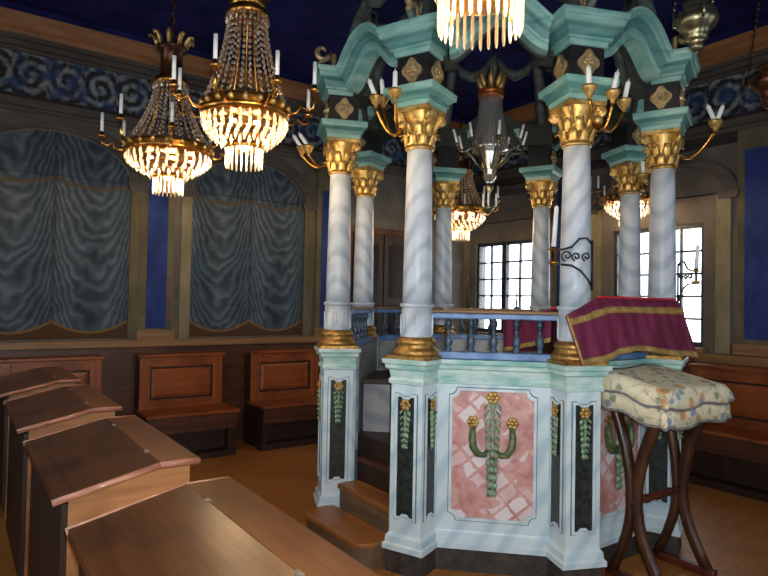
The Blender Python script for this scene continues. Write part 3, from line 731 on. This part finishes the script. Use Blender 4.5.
for x, lab in ((-.21, 'thin iron candle pricket on the back rail, left one'), (.24, 'thin iron candle pricket on the back rail, right one')):
    t = thing('candle_pricket', lab, 'candle holder', (x, 1.045, 1.546), 0, 'iron prickets on the back rail')
    MB().lathe([(0, 0), (.03, 0), (.03, .008), (.008, .02), (.006, .03)], 12).build('foot', M['iron'], t)
    MB().lathe([(.007, .02), (.01, .06), (.006, .10), (.008, .14), (.003, .26), (0, .27)], 8).build('spike', M['iron'], t)

# --- lectern on the right front rail with plum cloth (face frame 1: local -y = u, x = NR)
t = thing('reading_desk', 'sloping reading desk on the bimah under a plum cover', 'lectern', (0, 0, 0), PI / 4)
MB().prism([(-.90, 1.53), (-.90, 1.51), (-.55, 1.44), (-.55, 1.46)], -.30, .34, RZ(PI / 2) @ Matrix.Scale(-1, 4, (0, 1, 0))).build('sloping_board', M['wood_red'], t)
for sx in (-1, 1): MB().box(sx * .25 + .02 - .025, sx * .25 + .02 + .025, -.75, -.70, .62, 1.46).build('leg', M['wood_dark'], t)
t = thing('plum_velvet_cloth', 'plum velvet cloth with gold braid draped over the right front rail', 'cloth', (0, 0, 0), PI / 4)
def lerp(a, b_, f): return a + (b_ - a) * f
def curve(pts, f):
    for (f0, v0), (f1, v1) in zip(pts, pts[1:]):
        if f <= f1: q = (f - f0) / (f1 - f0); return v0 + (v1 - v0) * (q * q * (3 - 2 * q))
    return pts[-1][1]
def cloth_pt(f, g):                                   # f along 0..1, g 0 top .. 1 bottom
    x = lerp(lerp(-.72, .44, f), lerp(-.645, .56, f), g)
    zt = curve([(0, 1.53), (.35, 1.60), (1, 1.605)], f); zb = curve([(0, 1.262), (.1, 1.27), (.42, 1.325), (.9, 1.272), (1, 1.262)], f)
    ful = .010 * math.sin(f * 31 + 2 * g) * g + .006 * math.sin(f * 57)
    return (x, -(lerp(1.245, 1.29, g) + ful * .8), lerp(zt, zb, g))
NX = 60
def strip(g0, g1, n, off=0): return [[(p[0], p[1] - off, p[2]) for p in (cloth_pt(i / NX, lerp(g0, g1, j / n)) for i in range(NX + 1))] for j in range(n + 1)]
back = []
for j in range(6):
    q = j / 5; row = []
    for i in range(NX + 1):
        f = i / NX; p = cloth_pt(f, 0); x2 = lerp(-.40, .43, f); row.append((lerp(x2, p[0], q), lerp(-1.216, p[1], q), lerp(1.632, p[2], q)))
    back.append(row)
MB().grid(back + strip(0, 1, 8)[1:]).build('velvet', M['purple'], t, 0, .006)
MB().grid(strip(.06, .19, 2, .006)).build('upper_braid', M['trim_gold'], t, 0, .004)
MB().grid(strip(.88, 1.0, 2, .006)).build('lower_braid', M['trim_gold'], t, 0, .004)
MB().grid([[(p[0], p[1] - .006, p[2]) for p in (cloth_pt(f, j / 10) for f in (0, .012))] for j in range(11)]).build('side_braid', M['trim_gold'], t, 0, .004)
MB().tube([(r_[0], r_[1], r_[2] + .004) for r_ in back[0]], .008, 6).build('red_lining', M['red_lining'], t)
t = thing('plum_desk_cover', 'plum cover with gold hem on the reading desk seen through the front balusters', 'cloth', (0, 0, 0), PI / 4)
inn = []
for j in range(9):
    q = j / 8; inn.append([(lerp(-.42, .38, i / 24), -lerp(.91, .535, min(1, q * 2)) + .008 * math.sin(i * 1.3) * q, lerp(1.56, 1.485, q * 2) if q < .5 else lerp(1.485, 1.27, q * 2 - 1)) for i in range(25)])
MB().grid(inn).build('velvet', M['purple'], t, 0, .006)
MB().grid([[(p[0], p[1] + .007, p[2] + d) for p in inn[-1]] for d in (.035, 0)]).build('gold_hem', M['trim_gold'], t, 0, .004)
side = [[(-.422 + .012 * math.sin(5 * q), -lerp(.91, .535, q), lerp(lerp(1.56, 1.485, q), lerp(1.36, 1.27, q), g)) for q in [k / 8 for k in range(9)]] for g in [k / 5 for k in range(6)]]
MB().grid(side).build('side_fall', M['purple'], t, 0, .005)
MB().grid([[(p[0] - .006, p[1], p[2] + d) for p in side[-1]] for d in (.03, 0)]).build('side_hem', M['trim_gold'], t, 0, .004)
MB().tube([(p[0], p[1], p[2] + .008) for p in inn[0]], .008, 6).build('red_lining', M['red_lining'], t)

# --- folding stand with brocade cover
t = thing('folding_lectern_stand', 'dark wooden folding stand with curved crossed legs under the brocade', 'stand', (0, 0, 0), PI / 4)
def leg(nr, u_top, z_top, u_mid, u_bot, sgn):
    pts = [];
    for j in range(13):
        f = j / 12
        if f < .55: q = f / .55; uu = lerp(u_top, u_mid, math.sin(q * PI / 2) ** .9); z = lerp(z_top, .47, q)
        else: q = (f - .55) / .45; uu = lerp(u_mid, u_bot, 1 - math.cos(q * PI / 2)); z = lerp(.47, .035, q)
        pts.append((nr, -uu, z))
    return MB().tube(pts, [.029] * 13, 8, None, 1.3)
for nr, ua, ub, za, zb in ((-.20, 1.175, 1.50, 1.06, 1.02), (.29, 1.20, 1.51, 1.06, 1.02)):
    leg(nr, ua, za, 1.315, 1.19, 1).build('curved_leg', M['wood_stand'], t); leg(nr, ub, zb, 1.345, 1.50, 1).build('curved_leg', M['wood_stand'], t)
    MB().box(nr - .028, nr + .028, -1.55, -1.16, 0, .05).build('foot_bar', M['stretcher'], t, .01)
    MB().lathe([(0, -.03), (.018, -.03), (.018, .03), (0, .03)], 12, T(nr, -1.325, .47) @ RY(PI / 2)).build('pivot', M['iron'], t)
MB().lathe([(.012, -.16), (.016, -.225), (.022, -.2), (.017, -.15), (.026, -.1), (.018, -.05), (.028, 0), (.018, .06), (.026, .11), (.017, .16), (.02, .22), (.012, .225)][1:], 12, T(.045, -1.325, .47) @ RY(PI / 2) @ Matrix.Scale(1.08, 4, (0, 0, 1))).build('turned_stretcher', M['stretcher'], t)
for uu, z in ((1.19, 1.055), (1.50, 1.015)): MB().box(-.22, .325, -uu - .025, -uu + .025, z - .02, z + .03).build('top_rail', M['wood_stand'], t)
MB().prism([(1.17, 1.12), (1.17, 1.10), (1.53, 1.04), (1.53, 1.06)], -.25, .335, RZ(-PI / 2)).build('slanted_top', M['wood_stand'], t)
t = thing('brocade_cover', 'floral cream brocade cover with grey braid over the folding stand', 'cloth', (0, 0, 0), PI / 4)
XA, XB, UA, UB = -.275, .355, 1.165, 1.54
def topz(uu): return lerp(1.20, 1.125, (uu - UA) / (UB - UA))
def cover(inset, zoff, drop, rnd, sag):
    n = 14; m_ = 30; rows = []                        # section across x at fixed u, then the outer fall
    def ringpt(x, uu, d):                              # d depth of fall
        return (x, -uu, topz(uu) + zoff - d)
    U = [UA + (UB - UA) * j / 10 for j in range(11)]
    def row(uu, extra, dz):
        r_ = []
        r_.append((XA - .018 + inset, -uu - extra, topz(uu) + zoff - drop - dz + .012 * math.sin(uu * 25)))
        r_.append((XA - .012 + inset, -uu - extra, topz(uu) + zoff - .5 * drop - dz))
        r_.append((XA + inset, -uu - extra, topz(uu) + zoff - .03 - dz)); r_.append((XA + .012 + inset, -uu - extra, topz(uu) + zoff - .008 - dz))
        for i in range(1, 12):
            f = i / 12; x = lerp(XA + inset, XB - inset, f); r_.append((x, -uu - extra, topz(uu) + zoff - dz + sag * math.sin(f * 9 + uu * 7)))
        r_.append((XB - .012 - inset, -uu - extra, topz(uu) + zoff - .008 - dz)); r_.append((XB - inset, -uu - extra, topz(uu) + zoff - .03 - dz))
        r_.append((XB + .012 - inset, -uu - extra, topz(uu) + zoff - .5 * drop - dz)); r_.append((XB + .018 - inset, -uu - extra, topz(uu) + zoff - drop - dz))
        return r_
    rows = [row(q, 0, 0) for q in U[:-1]]
    e = UB - inset
    base = row(e, 0, 0); rows.append(base)
    def fall(d, ex):
        out = []
        for i, p in enumerate(base):
            top = topz(e) + zoff; f = (i - 9) / 9
            z = min(p[2], top) if d == 0 else min(p[2], top - d)
            edge = abs(i - 9) > 6
            out.append((p[0] + (0.02 * f if edge else 0), p[1] - ex - .008 * math.sin(i * 1.9) * (d > .05), z + (.012 * math.sin(i * .8) if d >= drop else 0)))
        return out
    rows += [fall(.008, .012), fall(.035, .022), fall(drop * .6, .03), fall(drop, .036)]
    return rows
lo = cover(0, 0, .19, 0, .002); MB().grid(lo).build('lower_layer', M['brocade'], t, 0, .005)
MB().tube([r_[0] for r_ in lo[:11]] + [lo[-1][0]] + lo[-1], .009, 6).tube([r_[-1] for r_ in lo], .009, 6).build('lower_braid', M['grey_trim'], t)
hi = cover(-.012, .016, .10, 0, .006); MB().grid(hi).build('upper_layer', M['brocade'], t, 0, .006)
MB().tube([r_[0] for r_ in hi[:11]] + [hi[-1][0]] + hi[-1], .008, 6).tube([r_[-1] for r_ in hi], .008, 6).build('upper_braid', M['grey_trim'], t)

# --- candle sconces on the capitals
CUP = [(.0, -.01), (.011, -.01), (.014, .008), (.024, .018), (.037, .044), (.041, .05), (.041, .064), (.034, .062), (.0, .05)]
def sconce(label, origin, cups, loc0=None, tilt=None):
    t = thing('candle_sconce', label, 'sconce', origin, 0, 'gilt candle sconces on the capitals')
    MB().ball((0, 0, 0), .03, 10, 6).build('mount', M['gold'], t)
    for i, (c, tl) in enumerate(cups):
        c = Vector(c); d = Vector((c.x, c.y, 0))
        pts = []
        for j in range(12):
            f = j / 11; q = d * f; z = c.z * f ** 2 - .085 * math.sin(PI * f) * (1 - .3 * f); pts.append((q.x, q.y, z))
        MB().tube(pts, [.0095] * 12, 6).build('arm', M['brass'], t)
        cp = MB().lathe(CUP, 14, T(*c)).build('cup', M['gold'], t)
        Mx = T(c.x, c.y, c.z + .05) @ RY(tl)
        MB().lathe([(0, 0), (.0145, 0), (.014, .11), (.011, .118), (.004, .122), (.003, .135), (0, .135)], 10, Mx).build('candle', M['candle'], cp)
    return t
def colpos(k, dt, dr, z):
    (x, y, _), rz = vert(k); c, s_ = math.cos(rz), math.sin(rz); return (x + c * dt + s_ * dr, y + s_ * dt - c * dr, z)
sconce('three armed gilt sconce left of the nearest left capital', colpos(7, -.07, .10, 2.64), [((-.15, -.06, .105), -.38), ((-.13, .08, .15), -.12), ((-.02, -.17, .10), 0)])
sconce('three armed gilt sconce right of the nearest right capital', colpos(0, .07, .10, 2.64), [((-.07, -.15, .085), -.06), ((.07, -.06, .085), .2), ((.15, .04, .065), .2)])
sconce('gilt sconce with crossed candles at the outermost right capital', colpos(1, .10, .06, 2.64), [((.20, -.16, .10), -.4), ((.215, -.13, .105), .35)])
sconce('gilt sconce with leaning candles at the outermost left capital', colpos(6, -.09, .07, 2.64), [((-.20, -.05, .02), -.6), ((-.13, -.12, .01), -.6)])
sconce('gilt sconce with two candles at the second right capital', colpos(2, -.09, .07, 2.60), [((-.12, -.06, .05), -.3), ((-.05, -.14, -.03), 0)])
# --- iron candle brackets on two shafts
def spiral(cx, cz, r, turns, a0, sg, y=0, n=18): return [(cx + r * (1 - .8 * j / (n - 1)) * math.cos(a0 + sg * turns * 2 * PI * j / (n - 1)), y, cz + r * (1 - .8 * j / (n - 1)) * math.sin(a0 + sg * turns * 2 * PI * j / (n - 1))) for j in range(n)]
def bracket(label, loc, rz, reach, sx, ch):
    t = thing('iron_candle_bracket', label, 'candle holder', loc, rz, 'wrought iron candle brackets on the columns')
    k = reach / .21
    MB().tube([(0, 0, -.16), (0, 0, .12)], .007, 6).build('wall_bar', M['iron'], t)
    MB().tube([(0, 0, .10), (sx * .03 * k, 0, .135), (sx * .07 * k, 0, .13), (sx * .11 * k, 0, .085), (sx * .16 * k, 0, .07), (sx * reach, 0, .07)], .0068, 6).build('upper_scroll', M['iron'], t)
    MB().tube([(0, 0, -.14), (sx * .02 * k, 0, -.10), (sx * .06 * k, 0, -.05), (sx * .11 * k, 0, -.02), (sx * .17 * k, 0, -.015)], .0068, 6).build('lower_scroll', M['iron'], t)
    for cx, cz, r in ((.135, .035, .032), (.085, .03, .026), (.03, .03, .026)): MB().tube(spiral(sx * cx * k, cz, r * k, 1.3, PI * 1.4, sx), .0055, 6).build('curl', M['iron'], t)
    cp = MB().lathe([(0, .06), (.034, .066), (.036, .072), (.014, .072), (.015, .085), (0, .085)], 14, T(sx * reach, 0, 0)).lathe([(0, -.02), (.02, -.018), (.03, .002), (.008, .004), (.008, .064)], 12, T(sx * reach, 0, 0)).build('drip_pan', M['brass'], t)
    MB().lathe([(0, 0), (.0135, 0), (.012, ch), (.003, ch + .01), (0, ch + .01)], 12, T(sx * reach, 0, .075) @ RY(.06)).build('candle', M['candle'], cp)
    return t
bracket('black iron scroll bracket with tall candle before the nearest right column', colpos(0, .03, .122, 1.83), 0, .21, -1, .235)
bracket('black iron bracket with candle beside the outermost right column, against the window', colpos(1, .06, .09, 1.76), -.1, .11, 1, .16)

# ------------------------------------------------------------------ desks
def make_desk():
    t = thing('sloping_desk', '', 'desk', (0, 0, 0), PI / 4, 'row of sloping prayer desks')
    h = .505; zl, zf = .88, .96; xl, xr = -.505, -.15
    MB().prism([(xl, zl - .024), (xr, zf - .024), (xr, zf), (xl, zl)], -h, h).build('sloping_lid', M['wood_desk'], t)
    MB().box(xr + .003, 0, -h, h, zf - .026, zf).build('shelf_top', M['wood_desk_worn'], t)
    for y in (-h - .004, h + .004):
        MB().tube([(xl - .004, y, zl - .010), (xr, y, zf - .010)], .013, 8).tube([(xr, y, zf - .010), (0, y, zf - .011)], .013, 8).build('edge_strip', M['wood_edge'], t)
    for y0 in (-h + .02, h - .045):
        MB().prism([(xl + .05, 0), (-.03, 0), (-.03, zf - .03), (xr, zf - .03), (xl + .05, zl - .018)], y0, y0 + .025).build('end_panel', M['wood_light'], t)
    MB().box(-.055, -.03, -h + .045, h - .045, .05, zf - .03).build('back_panel', M['wood_red'], t)
    MB().box(xl + .03, xl + .048, -h + .03, h - .03, .06, zl - .03).build('front_panel', M['wood_dark'], t)
    for y in (-.3, .3):
        MB().box(xr - .006, xr + .010, y - .016, y + .016, zf - .004, zf + .002).build('hinge', M['hinge'], t)
    return t
desk = make_desk(); period = 1.335
dl = ['nearest sloping wooden desk, cut by the bottom of the picture', 'second sloping wooden desk from the bottom, dark worn lid', 'third sloping wooden desk from the bottom', 'farthest small sloping wooden desk, by the wall bench']
tn = [1.27 + .505, -.055 + .505, -1.39 + .505, -2.245]
for i, tt in enumerate(tn):
    loc = Vector((S, -S, 0)) * tt + NR * -2.585
    if i == 0: desk.location = loc; desk['label'] = dl[0]
    else: dup(desk, loc, PI / 4, dl[i])

# ------------------------------------------------------------------ chandeliers
def drop(b, x, y, z, l, r, M_=None, seg=5):            # faceted pendant
    b.lathe([(0, z - l), (r * .8, z - l * .72), (r, z - l * .5), (r * .35, z), (0, z)], seg, T(x, y, 0) if M_ is None else M_ @ T(x, y, 0), False); return b
def candle(parent, x, y, z, hgt, r=.011):
    MB().lathe([(0, 0), (r, 0), (r, hgt), (0, hgt)], 10, T(x, y, z)).build('candle', M['candle'], parent)
def chandelier(label, loc, ring_r=.28, bowl=.20, low_r=.10, low_h=.085, strand=.42, top_r=.13, arms=8, arm_r=.43, band=.04, crown='leaf', ndrop=30, rods=22, ph=0, power=1.0, top_z=4.22, sleeve=.16, candles=None):
    t = thing('crystal_chandelier', label, 'chandelier', loc, ph, 'lit crystal chandeliers')
    MB().lathe([(ring_r - .02, -band), (ring_r + .012, -band * .8), (ring_r + .018, -band * .4), (ring_r + .008, 0), (ring_r + .02, band * .4), (ring_r + .004, band * .8), (ring_r - .02, band)], 36).build('gilt_ring', M['brass'], t)
    q = MB()                                           # openwork fretting of the ring
    for i in range(20):
        a = 2 * PI * i / 20; q.ball(((ring_r + .014) * math.cos(a), (ring_r + .014) * math.sin(a), .01), .016, 6, 4, (1, 1, 1.3))
    q.build('ring_bosses', M['gold'], t)['kind'] = 'stuff'
    # strands of beads from top hoop to ring
    zt = band + strand; q = MB(); ns = 26
    for i in range(ns):
        a = 2 * PI * i / ns
        for j in range(14):
            f = (j + .5) / 14; r = lerp(top_r, ring_r - .005, f ** 2.0 * .75 + f * .25); z = lerp(zt, band, f)
            q.ball((r * math.cos(a), r * math.sin(a), z), .0095, 5, 4, (1, 1, 1.35))
    q.build('bead_strands', M['crystal_dim'], t)['kind'] = 'stuff'
    q = MB()
    for i in range(8):
        a = 2 * PI * (i + .5) / 8; q.tube([((lerp(top_r, ring_r, f ** 2 * .75 + f * .25) - .012) * math.cos(a), (lerp(top_r, ring_r, f ** 2 * .75 + f * .25) - .012) * math.sin(a), lerp(zt, band, f)) for f in (0, .2, .4, .6, .8, 1)], .005, 5)
    q.build('hoop_rods', M['brass'], t)
    MB().lathe([(top_r - .015, zt - .02), (top_r + .01, zt - .015), (top_r + .014, zt + .01), (top_r + .006, zt + .03), (top_r - .015, zt + .03)], 28).build('top_hoop', M['brass'], t)
    q = MB()
    for i in range(18):
        a = 2 * PI * i / 18; drop(q, (top_r + .012) * math.cos(a), (top_r + .012) * math.sin(a), zt, .06, .01)
    q.build('hoop_drops', M['crystal_dim'], t)['kind'] = 'stuff'
    z = zt + .03
    if crown == 'leaf':
        MB().lathe([(top_r - .02, z), (top_r - .03, z + .02), (top_r - .03, z + sleeve), (top_r - .005, z + sleeve + .01), (top_r, z + sleeve + .03), (top_r - .02, z + sleeve + .035)], 24).build('sleeve', M['lamp_red'], t)
        for i in range(9):
            a = 2 * PI * i / 9; r = top_r; z2 = z + sleeve + .03
            pts = [((r + d) * math.cos(a), (r + d) * math.sin(a), z2 + e) for d, e in ((-.01, 0), (.0, .035), (.02, .065), (.045, .07), (.05, .05))]
            MB().tube(pts, [.026, .032, .03, .018, .008], 6, None, .5).build('palmette', M['gold'], t)
        ztop = z + sleeve
    else:
        MB().lathe([(top_r - .02, z), (top_r, z + .03), (top_r - .01, z + .07), (top_r + .03, z + .10), (top_r + .02, z + .12), (.02, z + .13)], 24).build('canopy_cap', M['brass'], t); ztop = z + .12
    hz = top_z - loc[2]; q = MB(); n = max(3, int((hz - ztop) / .05))
    for j in range(n):
        q.lathe([(.012 + .003 * math.cos(g), .003 * math.sin(g)) for g in (0, PI / 2, PI, 1.5 * PI, 2 * PI)], 8, T(0, 0, lerp(ztop, hz, (j + .5) / n)) @ RX(PI / 2) @ RY(PI / 2 * (j % 2)) @ Matrix.Scale(2, 4, (0, 1, 0)))
    q.tube([(0, 0, 0), (0, 0, hz)], .004, 5); q.build('chain', M['brass'], t)
    # bowl of pendants
    q = MB(); tiers = 6
    for j in range(tiers):
        f = j / (tiers - 1); r = lerp(ring_r, low_r + .03, f ** 1.5); z = -band - bowl * f * .72; n = max(12, int(ndrop * (r / ring_r)))
        for i in range(n):
            a = 2 * PI * (i + .5 * (j % 2)) / n
            drop(q, r * math.cos(a), r * math.sin(a), z, .058, .0115)
    q.build('bowl_pendants', M['crystal'], t)['kind'] = 'stuff'
    q = MB()
    for j in range(1, 4):
        f = j / 4; r = lerp(ring_r, low_r + .01, f ** 1.5) - .008; q.lathe([(r + .004 * math.cos(g), -band - bowl * f * .9 + .004 * math.sin(g)) for g in (0, PI / 2, PI, 1.5 * PI, 2 * PI)], 32)
    q.build('bowl_hoops', M['brass'], t)
    zl = -band - bowl
    MB().lathe([(low_r - .008, zl - .008), (low_r + .007, zl - .006), (low_r + .009, zl + .012), (low_r - .008, zl + .014)], 28).build('lower_hoop', M['brass'], t)
    rod = None
    for i in range(rods):
        a = 2 * PI * i / rods
        if rod is None:
            rod = MB().lathe([(0, -low_h), (.0045, -low_h * .93), (.0062, -low_h * .8), (.0062, -low_h * .1), (.003, 0), (0, 0)], 6, None, False).build('crystal_rod', M['crystal'], t); ob = rod
        else: ob = rod.copy(); COL.objects.link(ob); ob.parent = t
        ob.location = (low_r * math.cos(a), low_r * math.sin(a), zl - .002)
    # arms with candles
    for i in range(arms):
        a = 2 * PI * (i + .5) / arms; ca, sa = math.cos(a), math.sin(a); hz_ = .05 + .05 * (i % 2)
        pr = [(ring_r, 0), (ring_r + .03, -.03), (ring_r + .07, -.02), (arm_r - .07, .02), (arm_r - .03, -.01), (arm_r, .005), (arm_r + .006, hz_ - .005)]
        am = MB().tube([(r * ca, r * sa, z) for r, z in pr], [.009, .011, .009, .008, .009, .009, .007], 6).build('arm', M['brass'], t)
        cp = MB().lathe([(0, 0), (.01, 0), (.028, .014), (.026, .02), (.012, .018), (.014, .045), (0, .045)], 12, T((arm_r + .006) * ca, (arm_r + .006) * sa, hz_ - .01)).build('candle_cup', M['brass'], am)
        candle(cp, (arm_r + .006) * ca, (arm_r + .006) * sa, hz_ + .03, .135)
    for i in range(6):
        a = 2 * PI * i / 6; r = ring_r * .55
        MB().ball((r * math.cos(a), r * math.sin(a), -band - .04), .02, 8, 6, (1, 1, 1.4)).build('bulb', M['bulb'], t)
    MB().tube([(ring_r, 0, -.02), (0, 0, -.02)], .005, 5).tube([(-ring_r, 0, -.02), (0, 0, -.02)], .005, 5).tube([(0, ring_r, -.02), (0, -ring_r, -.02)], .005, 5).build('bulb_frame', M['brass'], t)
    L = bpy.data.lights.new('chandelier_light', 'POINT'); L.energy = CHAND_W * power; L.color = (1, .68, .36); L.shadow_soft_size = .10
    lo_ = bpy.data.objects.new('chandelier_light', L); COL.objects.link(lo_); lo_.parent = t; lo_.location = (0, 0, -band - bowl * .55)
    L2 = bpy.data.lights.new('fringe_light', 'POINT'); L2.energy = CHAND_W * power * .16; L2.color = (1, .72, .42); L2.shadow_soft_size = .03
    l2 = bpy.data.objects.new('fringe_light', L2); COL.objects.link(l2); l2.parent = t; l2.location = (0, 0, zl - .03)
    MB().ball((0, 0, zl + .01), .018, 8, 6, (1, 1, 1.4)).build('bulb', M['bulb'], t)
    return t
chandelier('lit crystal chandelier with palmette crown, leftmost, before the curtained wall', (-2.285, -.779, 2.63), .285, .155, .10, .12, .44, .105, 8, .43, ph=.15, sleeve=.2)
chandelier('lit crystal chandelier nearer the canopy, right of the leftmost one', (-1.424, -1.488, 2.66), .235, .165, .10, .115, .50, .105, 8, .40, band=.05, crown='cap', ph=.4)
chandelier('nearest lit chandelier at the top edge, only its long crystal fringe showing', (-.083, -2.944, 2.785), .24, .24, .122, .12, .5, .105, 6, .40, rods=30, crown='cap', ph=.52, power=.7)
chandelier('lit crystal chandelier in the far corner, left of the far window', (-.337, 1.876, 2.59), .27, .17, .10, .11, .40, .12, 8, .40, ph=.3, power=.5)
chandelier('lit crystal chandelier at the right back, half hidden by the right columns', (1.411, 1.861, 2.70), .235, .15, .09, .09, .40, .12, 8, .38, ph=.1, power=.4)

# --- glass lantern chandelier under the canopy
t = thing('glass_lantern_chandelier', 'unlit silver glass lantern chandelier with gilt leaf crown under the canopy', 'chandelier', (-.032, .198, 2.83))
MB().lathe([(.092, .44), (.092, .40), (.1, .3), (.135, .1), (.15, .02), (.14, -.02)], 24).build('glass_bell', M['glass'], t, 0, .003)
MB().lathe([(.092, .42), (.105, .425), (.108, .44), (.098, .45), (.108, .46), (.105, .48), (.09, .485)], 28).build('red_gilt_band', noisy('red_gilt', srgb(130, 50, 24), srgb(190, 120, 50), 30, .4, .6), t)
for i in range(8):
    a = 2 * PI * i / 8
    MB().tube([((.09 + d) * math.cos(a), (.09 + d) * math.sin(a), .48 + e) for d, e in ((-.02, 0), (-.01, .05), (.01, .10), (.03, .15))], [.012, .030, .026, .003], 8, None, .9).build('crown_leaf', M['gold'], t)
MB().lathe([(.10, .12), (.085, .02), (.055, -.12), (.04, -.20), (.055, -.22), (.03, -.26), (.0, -.26)], 12, None, False).build('glass_cone', M['glass'], t, 0, .003)
for i in range(6):
    a = 2 * PI * i / 6; MB().tube([(.102 * math.cos(a), .102 * math.sin(a), .12), (.057 * math.cos(a), .057 * math.sin(a), -.12), (.042 * math.cos(a), .042 * math.sin(a), -.2)], .006, 6).build('gilt_rib', M['gold'], t)
MB().tube([(0, 0, .5), (0, 0, 1.172)], .006, 6).build('hanging_rod', M['pewter'], t)
MB().lathe([(0, -.26), (.02, -.27), (.035, -.30), (.012, -.34), (.01, -.44), (.04, -.46), (.045, -.475), (.01, -.50), (0, -.52)], 16).build('lower_stem', M['pewter'], t)
for i in range(8):
    a = 2 * PI * (i + .3) / 8; c, s_ = math.cos(a), math.sin(a)
    am = MB().tube([(r * c, r * s_, z) for r, z in ((.05, -.16), (.12, -.10), (.18, -.02), (.24, -.02), (.27, .02))], .008, 6).build('arm', M['pewter'], t)
    MB().lathe([(0, 0), (.012, 0), (.026, .02), (.012, .02), (.012, .03), (0, .03)], 10, T(.27 * c, .27 * s_, .02)).build('candle_cup', M['pewter'], am)
    MB().lathe([(0, 0), (.010, 0), (.010, .115), (0, .115)], 8, T(.27 * c, .27 * s_, .05) @ RY(.28 * c)).build('candle', M['candle'], am)
for i in range(3):
    a = 2 * PI * i / 3 + .4; MB().lathe([(0, 0), (.008, 0), (.008, .10), (0, .10)], 8, T(.06 * math.cos(a), .06 * math.sin(a), -.45)).tube([(0, 0, -.47), (.06 * math.cos(a), .06 * math.sin(a), -.45)], .005, 5).build('lower_candle', M['candle'], t)

# --- hanging oil lamps
def oil_lamp(label, loc, mat, k=1.0, rz=0):
    t = thing('hanging_oil_lamp', label, 'lamp', loc, rz)
    MB().lathe([(r * k, z * k) for r, z in ((0, -.14), (.012, -.14), (.028, -.128), (.034, -.112), (.030, -.10), (.038, -.085), (.052, -.075), (.05, -.06), (.065, -.035), (.088, -.012), (.097, .012), (.095, .035), (.083, .05), (.088, .056), (.062, .062), (.055, .085), (.066, .11), (.058, .115))], 32).build('bowl', mat, t)
    for i in range(3):
        a = 2 * PI * i / 3 + .5; c, s_ = math.cos(a), math.sin(a)
        MB().tube([(r * k * c, r * k * s_, z * k) for r, z in ((.09, .0), (.108, .015), (.104, .045), (.108, .075))], .008 * k, 6).build('lug', mat, t)
        q = MB(); hz = 4.22 - loc[2]
        for j in range(24): f = j / 23; q.ball((lerp(.108 * k, .02, f) * c, lerp(.108 * k, .02, f) * s_, lerp(.075 * k, .8, f)), .008, 5, 4, (1, 1, 1.9))
        q.tube([(.108 * k * c, .108 * k * s_, .075 * k), (.02 * c, .02 * s_, .8)], .003, 5).build('chain', mat, t)
    MB().lathe([(0, .8), (.03, .8), (.035, .82), (.01, .84), (0, .84)], 14).tube([(0, 0, .82), (0, 0, 4.22 - loc[2])], .005, 5).build('hanging_rod', mat, t)
    return t
oil_lamp('tarnished silver hanging lamp at the top right', (.961, -1.567, 2.99), M['pewter'])
oil_lamp('dark hanging lamp cut off by the right edge', (1.525, -1.03, 2.86), M['lamp_red'])
